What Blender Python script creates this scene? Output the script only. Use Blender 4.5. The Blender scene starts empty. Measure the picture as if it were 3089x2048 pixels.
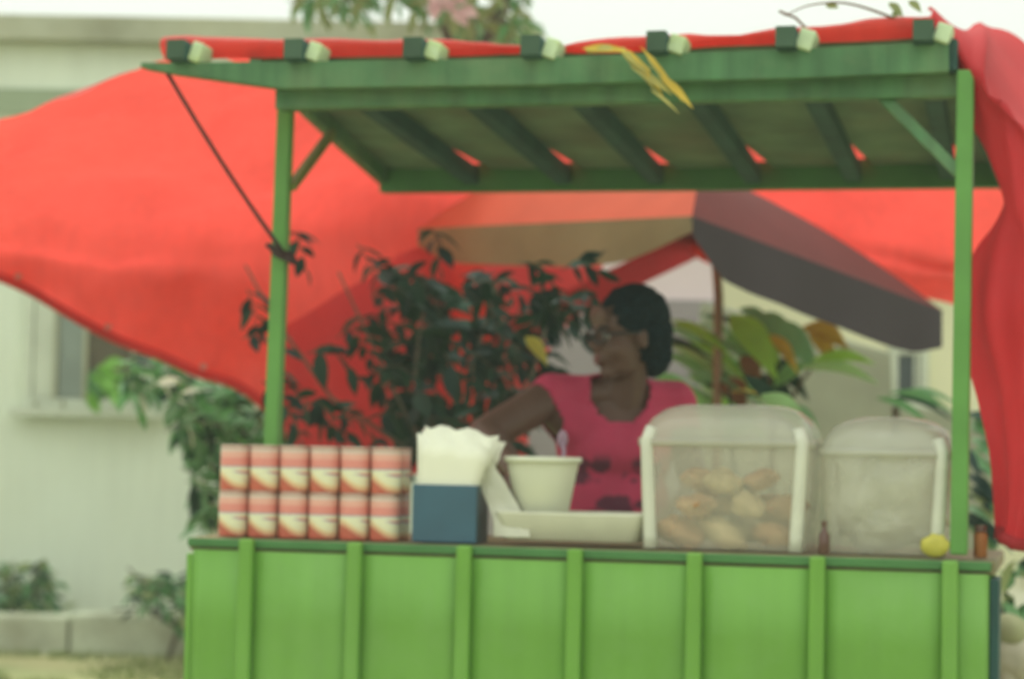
import bpy, bmesh, math, random
from mathutils import Vector, Matrix, noise
random.seed(7)
R = math.radians
sc = bpy.context.scene
COL = sc.collection

# ------------------------------------------------------------------ camera
F = 6700.0                      # focal length in pixels of the 3089 px wide photo
CAM = Vector((0, 0, 1.2))
ROT = Matrix.Rotation(R(90 + 2.7), 4, 'X') @ Matrix.Rotation(R(1.1), 4, 'Z')
cam_d = bpy.data.cameras.new('camera')
cam = bpy.data.objects.new('camera', cam_d)
COL.objects.link(cam)
cam.matrix_world = Matrix.Translation(CAM) @ ROT
cam_d.sensor_width = 36
cam_d.lens = 36 * F / 3089
cam_d.clip_end = 2000
cam_d.dof.use_dof = True
cam_d.dof.focus_distance = 3.1
cam_d.dof.aperture_fstop = 4.2
cam_d.dof.aperture_blades = 0
sc.camera = cam

# ------------------------------------------------------------------ world and light
SUN_EL, SUN_AZ = 62, -28        # sun behind the stall, high, veiled by cloud
w = bpy.data.worlds.new('World')
sc.world = w
w.use_nodes = True
nt = w.node_tree
nt.nodes.clear()
out = nt.nodes.new('ShaderNodeOutputWorld')
bg = nt.nodes.new('ShaderNodeBackground')
sky = nt.nodes.new('ShaderNodeTexSky')
sky.sky_type = 'NISHITA'
sky.sun_disc = False
sky.sun_elevation = R(SUN_EL)
sky.sun_rotation = R(SUN_AZ)
sky.air_density = 1.0
sky.dust_density = 4.0
mx = nt.nodes.new('ShaderNodeMix')
mx.data_type = 'RGBA'
mx.inputs[0].default_value = 0.86
# even white cloud cover, three times brighter overhead than at the horizon as real overcast is
tcw = nt.nodes.new('ShaderNodeTexCoord'); sxw = nt.nodes.new('ShaderNodeSeparateXYZ')
nt.links.new(tcw.outputs['Generated'], sxw.inputs[0])
mrw = nt.nodes.new('ShaderNodeMapRange'); mrw.inputs[1].default_value = 0; mrw.inputs[2].default_value = 1
mrw.inputs[3].default_value = 1; mrw.inputs[4].default_value = 2.7
nt.links.new(sxw.outputs[2], mrw.inputs[0])
scw = nt.nodes.new('ShaderNodeVectorMath'); scw.operation = 'SCALE'; scw.inputs[0].default_value = (6.9, 7.3, 6.4)
nt.links.new(mrw.outputs[0], scw.inputs['Scale']); nt.links.new(scw.outputs[0], mx.inputs[7])
nt.links.new(sky.outputs[0], mx.inputs[6])
nt.links.new(mx.outputs[2], bg.inputs[0])
nt.links.new(bg.outputs[0], out.inputs[0])
bg.inputs[1].default_value = 0.10
sun_d = bpy.data.lights.new('sun', 'SUN')
sun_d.energy = .9
sun_d.angle = R(16)
sun_d.color = (1, .96, .87)
sun = bpy.data.objects.new('sun', sun_d)
COL.objects.link(sun)
to_sun = Vector((math.sin(R(SUN_AZ)) * math.cos(R(SUN_EL)), math.cos(R(SUN_AZ)) * math.cos(R(SUN_EL)), math.sin(R(SUN_EL))))
sun.rotation_euler = to_sun.to_track_quat('Z', 'Y').to_euler()
sc.view_settings.view_transform = 'Standard'
sc.view_settings.look = 'None'
sc.view_settings.exposure = 0.27
sc.view_settings.gamma = 1
sc.view_settings.use_curve_mapping = False
sc.cycles.use_denoising = True
sc.cycles.max_bounces = 8
sc.cycles.transparent_max_bounces = 16
sc.cycles.volume_bounces = 0

# ------------------------------------------------------------------ helpers
def P(px, py, Y):
    """World point seen at photo pixel (px, py) that stands Y metres in front of the camera."""
    d = ROT.to_3x3() @ Vector(((px - 1544.5) / F, -(py - 1024) / F, -1))
    return CAM + d * (Y / d.y)

def lin(c):
    return tuple(((v / 255) / 12.92 if v / 255 <= .04045 else ((v / 255 + .055) / 1.055) ** 2.4) for v in c)

MATS = {}
def mat(name, rgb, rough=.7, spec=.3, var=.12, scale=6, bump=.0, bscale=40, trans=0, coords='Object', alpha=1.0, streak=0, dirt=None, dirt_amt=.0, metal=0, sheen=0):
    """Principled material whose base colour is broken up by two octaves of noise."""
    if name in MATS: return MATS[name]
    m = bpy.data.materials.new(name); m.use_nodes = True
    n, l = m.node_tree.nodes, m.node_tree.links
    b = n['Principled BSDF']
    b.inputs['Roughness'].default_value = rough
    b.inputs['Specular IOR Level'].default_value = spec
    b.inputs['Metallic'].default_value = metal
    tc = n.new('ShaderNodeTexCoord')
    nz = n.new('ShaderNodeTexNoise'); nz.inputs['Scale'].default_value = scale; nz.inputs['Detail'].default_value = 6
    l.new(tc.outputs[coords], nz.inputs['Vector'])
    mr = n.new('ShaderNodeMapRange')
    mr.inputs[1].default_value = .3; mr.inputs[2].default_value = .7
    mr.inputs[3].default_value = 1 - var; mr.inputs[4].default_value = 1 + var
    l.new(nz.outputs[0], mr.inputs[0])
    mul = n.new('ShaderNodeVectorMath'); mul.operation = 'SCALE'
    mul.inputs[0].default_value = rgb
    l.new(mr.outputs[0], mul.inputs['Scale'])
    colour = mul.outputs[0]
    if streak:
        mp = n.new('ShaderNodeMapping'); mp.inputs['Scale'].default_value = (26, 26, 1.6)
        l.new(tc.outputs[coords], mp.inputs[0])
        n3 = n.new('ShaderNodeTexNoise'); n3.inputs['Scale'].default_value = 1; n3.inputs['Detail'].default_value = 7
        l.new(mp.outputs[0], n3.inputs['Vector'])
        r3 = n.new('ShaderNodeMapRange'); r3.inputs[1].default_value = .35; r3.inputs[2].default_value = .7
        r3.inputs[3].default_value = 1 + streak * .4; r3.inputs[4].default_value = 1 - streak
        l.new(n3.outputs[0], r3.inputs[0])
        m3 = n.new('ShaderNodeVectorMath'); m3.operation = 'SCALE'
        l.new(colour, m3.inputs[0]); l.new(r3.outputs[0], m3.inputs['Scale']); colour = m3.outputs[0]
    if dirt:
        n2 = n.new('ShaderNodeTexNoise'); n2.inputs['Scale'].default_value = scale * .45; n2.inputs['Detail'].default_value = 8
        n2.inputs['Roughness'].default_value = .7
        l.new(tc.outputs[coords], n2.inputs['Vector'])
        r2 = n.new('ShaderNodeMapRange'); r2.inputs[1].default_value = .45; r2.inputs[2].default_value = .72
        r2.inputs[3].default_value = 0; r2.inputs[4].default_value = dirt_amt
        l.new(n2.outputs[0], r2.inputs[0])
        mm = n.new('ShaderNodeMix'); mm.data_type = 'RGBA'
        l.new(r2.outputs[0], mm.inputs[0]); l.new(colour, mm.inputs[6]); mm.inputs[7].default_value = (*dirt, 1)
        colour = mm.outputs[2]
    l.new(colour, b.inputs['Base Color'])
    if bump:
        nb = n.new('ShaderNodeTexNoise'); nb.inputs['Scale'].default_value = bscale; nb.inputs['Detail'].default_value = 5
        l.new(tc.outputs[coords], nb.inputs['Vector'])
        bp = n.new('ShaderNodeBump'); bp.inputs['Strength'].default_value = bump; bp.inputs['Distance'].default_value = .01
        l.new(nb.outputs[0], bp.inputs['Height']); l.new(bp.outputs[0], b.inputs['Normal'])
    o = n['Material Output']
    shader = b.outputs[0]
    if trans:
        tr = n.new('ShaderNodeBsdfTranslucent')
        l.new(colour, tr.inputs[0])
        ms = n.new('ShaderNodeMixShader'); ms.inputs[0].default_value = trans
        l.new(shader, ms.inputs[1]); l.new(tr.outputs[0], ms.inputs[2]); shader = ms.outputs[0]
    if alpha < 1:
        tp = n.new('ShaderNodeBsdfTransparent')
        ms = n.new('ShaderNodeMixShader'); ms.inputs[0].default_value = alpha
        l.new(tp.outputs[0], ms.inputs[1]); l.new(shader, ms.inputs[2]); shader = ms.outputs[0]
    l.new(shader, o.inputs[0])
    MATS[name] = m
    return m

def tag(o, label=None, cat=None, group=None, kind=None):
    if label: o['label'] = label
    if cat: o['category'] = cat
    if group: o['group'] = group
    if kind: o['kind'] = kind
    return o

def empty(name, loc, label, cat, group=None, rz=0):
    o = bpy.data.objects.new(name, None); COL.objects.link(o)
    o.location = loc; o.rotation_euler = (0, 0, rz)
    o.empty_display_size = .1
    return tag(o, label, cat, group)

class MB:
    """Collects shapes, then links them as one mesh object."""
    def __init__(s): s.bm = bmesh.new()
    def box(s, lo, hi, M=None):
        lo, hi = Vector(lo), Vector(hi)
        v = [s.bm.verts.new(((lo.x, hi.x)[i & 1], (lo.y, hi.y)[i >> 1 & 1], (lo.z, hi.z)[i >> 2 & 1])) for i in range(8)]
        for f in ((0, 2, 3, 1), (4, 5, 7, 6), (0, 1, 5, 4), (2, 6, 7, 3), (0, 4, 6, 2), (1, 3, 7, 5)):
            s.bm.faces.new([v[i] for i in f])
        if M:
            for q in v: q.co = M @ q.co
        return s
    def bar(s, p0, p1, wd, ht, up=(0, 0, 1)):
        """Rectangular bar from p0 to p1."""
        p0, p1 = Vector(p0), Vector(p1); d = p1 - p0; L = d.length; d.normalize()
        x = d.cross(Vector(up)).normalized(); z = x.cross(d)
        M = Matrix((x, d, z)).transposed().to_4x4(); M.translation = p0
        return s.box((-wd / 2, 0, -ht / 2), (wd / 2, L, ht / 2), M)
    def tube(s, pts, r, n=8, r1=None, cap=True):
        pts = [Vector(p) for p in pts]; rings = []
        m = len(pts)
        for i, p in enumerate(pts):
            d = (pts[min(i + 1, m - 1)] - pts[max(i - 1, 0)]).normalized()
            a = d.orthogonal().normalized() if i == 0 else (rings_a - d * rings_a.dot(d)).normalized()
            rings_a = a; b = d.cross(a)
            rr = r if r1 is None else r + (r1 - r) * i / (m - 1)
            rings.append([s.bm.verts.new(p + (a * math.cos(t) + b * math.sin(t)) * rr) for t in [2 * math.pi * k / n for k in range(n)]])
        for A, B in zip(rings, rings[1:]):
            for k in range(n): s.bm.faces.new((A[k], A[(k + 1) % n], B[(k + 1) % n], B[k]))
        if cap:
            s.bm.faces.new(rings[0][::-1]); s.bm.faces.new(rings[-1])
        return s
    def lathe(s, prof, n=28, c=(0, 0, 0), sx=1, sy=1, cap0=True, cap1=True):
        """Profile of (radius, z) turned about Z."""
        c = Vector(c); rings = [[s.bm.verts.new(c + Vector((r * math.cos(2 * math.pi * k / n) * sx, r * math.sin(2 * math.pi * k / n) * sy, z))) for k in range(n)] for r, z in prof]
        for A, B in zip(rings, rings[1:]):
            for k in range(n): s.bm.faces.new((A[k], A[(k + 1) % n], B[(k + 1) % n], B[k]))
        if cap0: s.bm.faces.new(rings[0][::-1])
        if cap1: s.bm.faces.new(rings[-1])
        return s
    def ball(s, c, r, M=None, seg=14):
        r = (r, r, r) if not hasattr(r, '__len__') else r
        T = Matrix.Translation(Vector(c)) @ Matrix.Diagonal((*r, 1))
        if M: T = M @ T
        bmesh.ops.create_uvsphere(s.bm, u_segments=seg, v_segments=max(6, seg // 2 + 2), radius=1, matrix=T)
        return s
    def grid(s, rows, close=False):
        V = [[s.bm.verts.new(p) for p in r] for r in rows]
        for A, B in zip(V, V[1:]):
            for i in range(len(A) - 1): s.bm.faces.new((A[i], A[i + 1], B[i + 1], B[i]))
        return V
    def poly(s, pts):
        s.bm.faces.new([s.bm.verts.new(p) for p in pts]); return s
    def prism(s, pts, off):
        """Flat polygon extruded by the vector off."""
        off = Vector(off); A = [s.bm.verts.new(p) for p in pts]; B = [s.bm.verts.new(Vector(p) + off) for p in pts]
        s.bm.faces.new(A); s.bm.faces.new(B[::-1])
        for i in range(len(A)):
            j = (i + 1) % len(A); s.bm.faces.new((A[j], A[i], B[i], B[j]))
        return s
    def build(s, name, m, parent=None, bevel=0, smooth=False, loc=None, subsurf=0, solid=0):
        bmesh.ops.recalc_face_normals(s.bm, faces=s.bm.faces)
        me = bpy.data.meshes.new(name); s.bm.to_mesh(me); s.bm.free()
        o = bpy.data.objects.new(name, me); COL.objects.link(o)
        if m: me.materials.append(m)
        if parent: o.parent = parent
        if loc is not None: o.location = loc
        if smooth:
            for p in me.polygons: p.use_smooth = True
        if solid:
            q = o.modifiers.new('solid', 'SOLIDIFY'); q.thickness = solid; q.offset = 0
        if bevel:
            q = o.modifiers.new('bevel', 'BEVEL'); q.width = bevel; q.segments = 2; q.limit_method = 'ANGLE'
        if subsurf:
            q = o.modifiers.new('sub', 'SUBSURF'); q.levels = q.render_levels = subsurf
        return o

def crom(a, b, c, d, t):
    return .5 * ((2 * b) + (c - a) * t + (2 * a - 5 * b + 4 * c - d) * t * t + (3 * b - a - 3 * c + d) * t ** 3)
def smoothline(pts, k):
    pts = [Vector(p) for p in pts]; o = []
    for i in range(len(pts) - 1):
        a, b, c, d = pts[max(i - 1, 0)], pts[i], pts[i + 1], pts[min(i + 2, len(pts) - 1)]
        o += [crom(a, b, c, d, j / k) for j in range(k)]
    return o + [pts[-1]]
def cloth(rows, ku, kv, amp=.0, freq=3, seed=0, folds=None):
    """Dense cloth surface through a grid of control points, with wrinkles."""
    R1 = [smoothline(r, ku) for r in rows]
    cols = [smoothline(c, kv) for c in zip(*R1)]
    G = [list(r) for r in zip(*cols)]
    H = []
    for i, r in enumerate(G):
        h = []
        for j, p in enumerate(r):
            a = G[min(i + 1, len(G) - 1)][j] - G[max(i - 1, 0)][j]
            b = r[min(j + 1, len(r) - 1)] - r[max(j - 1, 0)]
            n = a.cross(b)
            n = n.normalized() if n.length > 1e-9 else Vector((0, 0, 1))
            q = p + Vector((seed, seed * .7, 0))
            d = noise.noise(q * freq) * amp + noise.noise(q * freq * 2.7) * amp * .35
            if folds: d += folds(i / (len(G) - 1), j / (len(r) - 1))
            h.append(p + n * d)
        H.append(h)
    return H

# ------------------------------------------------------------------ materials
M_red = mat('red_tarpaulin', (.90, .10, .08), rough=.42, spec=.35, var=.10, scale=2.2, bump=.5, bscale=7, trans=.58, streak=.07, coords='Object')
M_drape = mat('shaded_red_tarpaulin', (.62, .035, .045), rough=.6, spec=.2, var=.14, scale=2.5, bump=.4, bscale=8, trans=.33)  # darker copy of the red tarp, shade of the hanging end in its colour
M_reddark = mat('red_hem', (.62, .05, .045), rough=.5, var=.1, trans=.35)
M_green = mat('green_paint', (.15, .35, .052), streak=.07, rough=.5, spec=.4, var=.07, scale=4, bump=.12, bscale=25, dirt=(.22, .40, .14), dirt_amt=.45)
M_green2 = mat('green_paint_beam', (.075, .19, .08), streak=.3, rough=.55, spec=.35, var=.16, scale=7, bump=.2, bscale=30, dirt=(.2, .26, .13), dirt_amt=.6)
M_greenpost = mat('green_paint_post', (.12, .31, .07), rough=.45, spec=.35, var=.1, scale=7, bump=.1)
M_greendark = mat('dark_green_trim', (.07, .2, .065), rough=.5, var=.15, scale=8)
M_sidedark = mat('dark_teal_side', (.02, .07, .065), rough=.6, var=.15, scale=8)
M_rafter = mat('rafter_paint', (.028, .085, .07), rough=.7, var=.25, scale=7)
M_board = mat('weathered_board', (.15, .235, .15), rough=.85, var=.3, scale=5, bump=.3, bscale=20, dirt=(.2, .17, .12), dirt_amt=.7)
M_wood = mat('dark_end_grain', (.055, .10, .065), rough=.9, var=.2)
M_sky_lit = mat('sky_lit_green', (.55, .68, .44), rough=.6, var=.12, scale=12, dirt=(.45, .55, .05), dirt_amt=.7)
M_cord = mat('dark_cord', (.05, .03, .028), rough=.9, var=.2, scale=60)
M_white = mat('white_paper', (.8, .8, .66), rough=.8, var=.03, scale=10)
M_tub = mat('white_plastic', (.66, .68, .54), rough=.35, spec=.5, var=.04, scale=6)
M_foam = mat('white_foam', (.66, .66, .54), rough=.7, var=.05, scale=14, bump=.1)
M_blue = mat('blue_plastic', (.038, .105, .16), rough=.4, spec=.5, var=.12, scale=9)
M_skin = mat('brown_skin', (.125, .068, .05), rough=.48, spec=.4, var=.10, scale=12, bump=.08, bscale=60)
M_hair = mat('black_hair', (.007, .02, .025), rough=.85, spec=.12, var=.4, scale=60, bump=1, bscale=110)
M_lips = mat('lips', (.16, .05, .045), rough=.4)
M_eye = mat('eye_white', (.55, .52, .48), rough=.2, var=.02)
M_dark = mat('dark_frame', (.012, .016, .018), rough=.3, spec=.6)
M_clear = mat('clear_plastic', (.68, .66, .54), rough=.12, spec=.6, var=.12, scale=9, bump=.15, bscale=12, alpha=.37)
M_clearlid = mat('frosted_lid', (.56, .56, .46), rough=.25, spec=.6, var=.05, scale=7, alpha=.55)
M_highlight = mat('white_highlight', (.78, .8, .68), rough=.3, spec=.5, var=.06, scale=9, alpha=.72)
M_bag = mat('crinkled_bag', (.66, .68, .58), rough=.22, spec=.7, var=.25, scale=9, bump=1.0, bscale=12, alpha=.7)
M_bread = mat('fried_pastry', (.44, .22, .10), rough=.7, var=.35, scale=22, bump=.5, bscale=40, dirt=(.55, .42, .22), dirt_amt=.7)
M_bread2 = mat('pale_pastry', (.5, .38, .2), rough=.75, var=.3, scale=22, bump=.5, bscale=40)
M_yellow = mat('yellow_wrap', (.5, .46, .08), rough=.4, var=.2, scale=20)
M_brown = mat('brown_glass', (.11, .05, .035), rough=.25, spec=.6, var=.2)
M_orange = mat('orange_brown_lid', (.3, .11, .03), rough=.5)
M_wall = mat('white_wall', (.72, .79, .67), streak=.05, rough=.9, var=.06, scale=.8, bump=.2, bscale=6, dirt=(.6, .62, .45), dirt_amt=.3)
M_fascia = mat('grey_fascia', (.34, .34, .23), rough=.9, var=.3, scale=1.6, bump=.3, bscale=8, dirt=(.5, .53, .42), dirt_amt=.7)
M_band = mat('grey_green_band', (.33, .4, .27), rough=.9, var=.1, scale=2)
M_frame = mat('window_frame_paint', (.56, .6, .49), rough=.6, var=.08)
M_sash = mat('grey_glass', (.2, .24, .2), rough=.15, spec=.7, var=.15, scale=3)
M_curtain = mat('brown_curtain', (.12, .1, .065), rough=.9, var=.15, scale=8)
M_lav = mat('lavender_wall', (.78, .66, .7), rough=.9, var=.05, scale=1.5)
M_lav_shade = mat('grey_wall_shadow', (.32, .29, .30), rough=.9, var=.08, scale=1.5)
M_cream = mat('cream_wall', (.74, .73, .5), rough=.9, var=.06, scale=1.5, bump=.1)
M_greywall = mat('grey_wall', (.3, .32, .235), rough=.9, var=.14, scale=2.5, bump=.3, bscale=12)
M_kerb = mat('concrete_kerb', (.47, .5, .38), rough=.95, var=.22, scale=3, bump=.5, bscale=20, dirt=(.24, .21, .13), dirt_amt=.8)
M_ground = mat('sandy_ground', (.36, .33, .17), rough=1, var=.25, scale=2.2, bump=.5, bscale=14, dirt=(.22, .3, .12), dirt_amt=.8)
M_stone = mat('pale_stone', (.5, .47, .36), rough=.9, var=.2, scale=6, bump=.5)
M_bark = mat('bark', (.12, .1, .07), rough=.95, var=.3, scale=20, bump=.7)
M_poleb = mat('brown_pole', (.32, .21, .15), rough=.6, var=.15, scale=10)
L_dark = mat('leaf_dark', (.02, .06, .034), rough=.6, spec=.2, var=.35, scale=3, trans=.2)
L_dark2 = mat('leaf_teal_dark', (.018, .046, .038), rough=.6, spec=.2, var=.3, scale=3, trans=.15)
L_mid = mat('leaf_mid', (.10, .27, .08), rough=.45, spec=.4, var=.35, scale=3, trans=.35)
L_soft = mat('leaf_soft', (.18, .38, .18), rough=.5, spec=.4, var=.3, scale=3, trans=.35)
L_bright = mat('leaf_bright', (.22, .5, .07), rough=.4, spec=.4, var=.25, scale=4, trans=.4)
L_pale = mat('leaf_pale', (.32, .62, .24), rough=.35, spec=.5, var=.12, scale=8, trans=.4)
L_white = mat('leaf_variegated_white', (.66, .7, .54), rough=.5, var=.2, scale=5, trans=.3)
L_yellow = mat('leaf_yellow', (.55, .5, .1), rough=.5, var=.2, scale=9, trans=.4)
L_gold = mat('leaf_gold', (.66, .47, .06), rough=.5, var=.25, scale=9, trans=.4)
L_brown = mat('leaf_brown', (.22, .11, .05), rough=.7, var=.25, scale=9, trans=.3)
L_straw = mat('dry_straw_leaf', (.46, .42, .13), rough=.8, var=.25, scale=12, trans=.3)
L_pink = mat('pink_petal', (.66, .42, .42), rough=.6, var=.15, scale=12, trans=.4)
L_olive = mat('leaf_olive', (.27, .33, .13), rough=.5, var=.3, scale=3, trans=.35)
U_terra = mat('terracotta_canvas', (.68, .12, .065), rough=.8, var=.07, scale=5, bump=.15, trans=.42)
U_olive = mat('olive_canvas', (.31, .25, .135), rough=.85, var=.14, scale=4, bump=.15, trans=.3)
U_maroon = mat('maroon_canvas', (.13, .022, .022), rough=.85, var=.12, scale=4, bump=.15, trans=.2)
U_char = mat('charcoal_canvas', (.055, .042, .05), rough=.85, var=.06, scale=4, bump=.1, trans=.06)
U_dred = mat('dark_red_canvas', (.5, .045, .055), rough=.85, var=.1, scale=4, trans=.45)

# ------------------------------------------------------------------ ground, kerb, houses
def grounds():
    b = MB()
    rows = []
    for j in range(61):
        y = -20 + 1.5 * j if j < 30 else 25 + (j - 30) ** 2 * .12
        rows.append([Vector((x, y, .012 * noise.noise(Vector((x, y, 0)) * .8) - .012)) for x in [(-1 if i < 30 else 1) * (abs(i - 30) ** 1.9) * .19 for i in range(61)]])
    b.grid(rows)
    tag(b.build('ground', M_ground, smooth=True), kind='structure')
grounds()
hz = MB().box((-130, -24, -1.1), (130, 140, 6.5)).build('haze', None)
tag(hz, kind='stuff')
hm_ = bpy.data.materials.new('haze'); hm_.use_nodes = True
hn = hm_.node_tree.nodes; hn.clear()
pv = hn.new('ShaderNodeVolumePrincipled'); ho = hn.new('ShaderNodeOutputMaterial')
pv.inputs['Color'].default_value = (.88, .97, .86, 1); pv.inputs['Density'].default_value = .0055; pv.inputs['Anisotropy'].default_value = .2
hm_.node_tree.links.new(pv.outputs[0], ho.inputs['Volume'])
hz.data.materials.append(hm_)

# low concrete kerb in front of the pale house: blocks one can tell apart by their joints
kb = empty('kerb_wall', (0, 12.45, 0), 'low stained concrete kerb at the foot of the white house', 'kerb')
xk = -6.0
while xk < 5.5:
    ln = .92 + random.uniform(-.05, .05)
    z1 = .205 + random.uniform(-.012, .012)
    MB().box((xk, random.uniform(-.012, .012), -.05), (xk + ln - .014, .26, z1)).build('block', M_kerb, kb, bevel=.02)
    xk += ln

def pane_window(parent, x0, x1, z0, z1, y):
    """Window on a wall whose face is at local y; every piece stands a little proud."""
    t = .05
    f = MB()
    f.box((x0 - t, y - .05, z0 - t), (x0, y - .002, z1 + t)).box((x1, y - .05, z0 - t), (x1 + t, y - .002, z1 + t))
    f.box((x0, y - .05, z1), (x1, y - .002, z1 + t)).box((x0, y - .05, z0 - t), (x1, y - .002, z0))
    return f.build('window', M_frame, parent, bevel=.005)

hx = -8.0
def wx(px, Y): return P(px, 1024, Y).x
def wz(px, py, Y): return P(px, py, Y).z
HY = 13.5
h1 = empty('white_house', (hx, HY, 0), 'white rendered house with a stained grey fascia, behind the red lean-to tarp', 'house')
hr = wx(1560, HY) - hx
z_top, z_f = wz(0, 55, HY), wz(0, 132, HY)
MB().box((0, 0, -.1), (hr, 6, z_f)).build('wall', M_wall, h1)
MB().box((-.1, -.14, z_f + .002), (hr + .12, 6.1, z_top)).build('fascia', M_fascia, h1, bevel=.01)
zb0, zb1 = wz(0, 345, HY), wz(0, 268, HY)
MB().box((.0, -.03, zb0), (wx(620, HY) - hx, -.002, zb1)).build('wall_band', M_band, h1)  # darker grey-green band across the upper wall
wx0, wx1 = wx(105, HY) - hx, wx(478, HY) - hx
wz0, wz1 = wz(300, 1205, HY), wz(300, 800, HY)
win = pane_window(h1, wx0, wx1, wz0, wz1, 0)
def xx(px): return wx(px, HY) - hx
for a, c_ in ((105, 172), (178, 262), (410, 478)):
    MB().box((xx(a) + .004, -.035, wz0 + .004), (xx(c_) - .004, -.012, wz1 - .004)).build('sash', M_frame if a == 105 else M_sash, win, bevel=.004)
MB().box((xx(266), -.02, wz0 + .004), (xx(406), -.006, wz1 - .004)).build('curtain', M_curtain, win)
for a in (175, 264, 408):
    MB().box((xx(a) - .012, -.06, wz0), (xx(a) + .012, -.036, wz1)).build('mullion', M_fascia, win)
MB().box((wx0 - .12, -.12, wz0 - .11), (wx1 + .12, -.052, wz0 - .052)).build('sill', M_frame, win, bevel=.006)
# roof vent stubs / grille rods under the window
for a in (120, 200, 290, 360, 430):
    MB().tube([(xx(a), -.075, wz0 - .04), (xx(a) + .02, -.13, wz0 - .02)], .012, 6).build('catch', M_fascia, win)

# lavender-washed shed behind the shopkeeper
SY = 11.0
h2 = empty('lavender_shed', (wx(1480, SY), SY, 0), 'lavender-washed shed with the shade on its lower wall coloured grey, behind the shopkeeper', 'shed')
sw = wx(2172, SY) - wx(1480, SY)
zt, zd = wz(2000, 640, SY), wz(2050, 905, SY)
MB().box((0, 0, zd + .001), (sw, 1.0, zt)).build('wall', M_lav, h2)
MB().box((0, -.015, -.1), (sw, 1.0, zd)).build('wall_shadow', M_lav_shade, h2)  # lower wall set in grey, its shade put into the colour
MB().box((-.1, -.12, zt + .002), (sw + .02, 1.1, zt + .06)).build('roof', M_fascia, h2)

# cream house on the far side of the garden
CY = 12.4
h3 = empty('cream_house', (wx(2176, CY), CY, 0), 'cream house with a dark narrow window beyond the umbrella', 'house')
cw = 3.4
zc = wz(2500, 700, CY)
MB().box((0, 0, -.1), (cw, 4, zc)).build('wall', M_cream, h3)
MB().box((-.05, -.2, zc + .002), (cw + .1, 4.1, zc + .08)).build('roof', M_fascia, h3)
cx0, cx1 = wx(2706, CY) - wx(2176, CY), wx(2772, CY) - wx(2176, CY)
wn = pane_window(h3, cx0, cx1, wz(2740, 1205, CY), wz(2740, 1070, CY), 0)
MB().box((cx0, -.02, wz(2740, 1205, CY)), (cx1, -.006, wz(2740, 1070, CY))).build('pane', mat('dark_pane', (.03, .045, .045), rough=.15, spec=.7), wn)
MB().box(((cx0 + cx1) / 2 + .03, -.04, wz(2740, 1205, CY)), ((cx0 + cx1) / 2 + .05, -.021, wz(2740, 1070, CY))).build('mullion', M_frame, wn)

# grey garden wall with a sloping top
GY = 10.0
g = MB()
g.prism([P(2120, 908, GY), P(2330, 962, GY), P(2690, 1062, GY), P(2697, 1222, GY), P(3000, 1242, GY), Vector((P(3000, 1242, GY).x, GY, -.1)), Vector((P(2120, 908, GY).x, GY, -.1))], (0, .18, 0))
gw = g.build('garden_wall', M_greywall, bevel=.015)
tag(gw, 'grey rendered garden wall with a sloping top, behind the food bins', 'wall')

# ------------------------------------------------------------------ stall
Lc, Rc = P(585, 1617, 5.2), P(2985, 1690, 4.75)
ZC = .5 * (Lc.z + Rc.z)
u = Vector((Rc.x - Lc.x, Rc.y - Lc.y, 0)); W = u.length; u.normalize()
v = Vector((-u.y, u.x, 0))
TH = math.atan2(u.y, u.x)
L0 = Vector((Lc.x, Lc.y, 0))
def C(px, py, d):
    """Stall coordinates (along, depth, height) of photo pixel (px, py) at depth d behind the stall's front."""
    r = P(px, py, 1) - CAM
    t = ((L0 + v * d) - CAM).dot(v) / r.dot(v)
    q = CAM + r * t - L0
    return Vector((q.dot(u), d, q.z))
def CW(p): return L0 + u * p[0] + v * p[1] + Vector((0, 0, p[2]))
stall = empty('market_stall', L0, 'bright green wooden food stall with a slatted roof and open front', 'stall', rz=TH)
ztl, ztr = C(585, 1617, 0).z, C(2985, 1690, 0).z
def ztop(s): return ztl + (ztr - ztl) * s / W
bat = [748, 1074, 1404, 1738, 2098, 2468, 2868]
sb = [C(p, 1650, -.01).x for p in bat]
edges = [0] + sb + [W]
for i in range(len(edges) - 1):
    a, c_ = edges[i] + .002, edges[i + 1] - .002
    b = MB()
    off = random.uniform(-.002, .002)
    n_ = 5
    rows = []
    for k in range(n_ + 1):
        z = .12 + (ztop((a + c_) / 2) - .03 - .12) * k / n_
        rows.append([Vector((a + (c_ - a) * j / 6, off - .004 * math.sin(math.pi * j / 6) * (1 if i % 2 else -.6) + random.uniform(-.0006, .0006), z)) for j in range(7)])
    b.grid(rows)
    b.build('panel', M_green, stall, smooth=True, solid=.012)
for i, s in enumerate(sb):
    lean = -.012 + .002 * i
    b = MB()
    b.bar((s + lean * .4, -.0195, .1), (s - lean * .1, -.0195, ztop(s) - .001), .034, .026, up=(0, 1, 0))
    b.build('batten', M_green, stall, bevel=.006)
MB().bar((-.014, .3, ztop(0) - .017), (W + .012, .3, ztop(W) - .017), .585, .03).build('counter_top', mat('counter_wood', (.26, .2, .12), rough=.7, var=.2, scale=8, dirt=(.1, .2, .08), dirt_amt=.5), stall, bevel=.004)
MB().bar((-.014, -.0, ztop(0) - .013), (W + .004, -.0, ztop(W) - .013), .012, .02).build('edge_trim', M_greendark, stall, bevel=.003)
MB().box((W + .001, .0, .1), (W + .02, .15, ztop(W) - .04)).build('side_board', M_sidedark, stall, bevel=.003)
MB().box((-.018, .0, .1), (-.001, .5, ztop(0) - .04)).build('side_board', M_green, stall, bevel=.003)
for s in (.03, W - .03):
    for d in (.05, .52):
        MB().box((s - .025, d - .025, -.01), (s + .025, d + .025, ztop(s) - .035)).build('leg', M_greenpost, stall, bevel=.003)
MB().box((.03, .03, .25), (W - .03, .54, .27)).build('shelf', M_board, stall)
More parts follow.
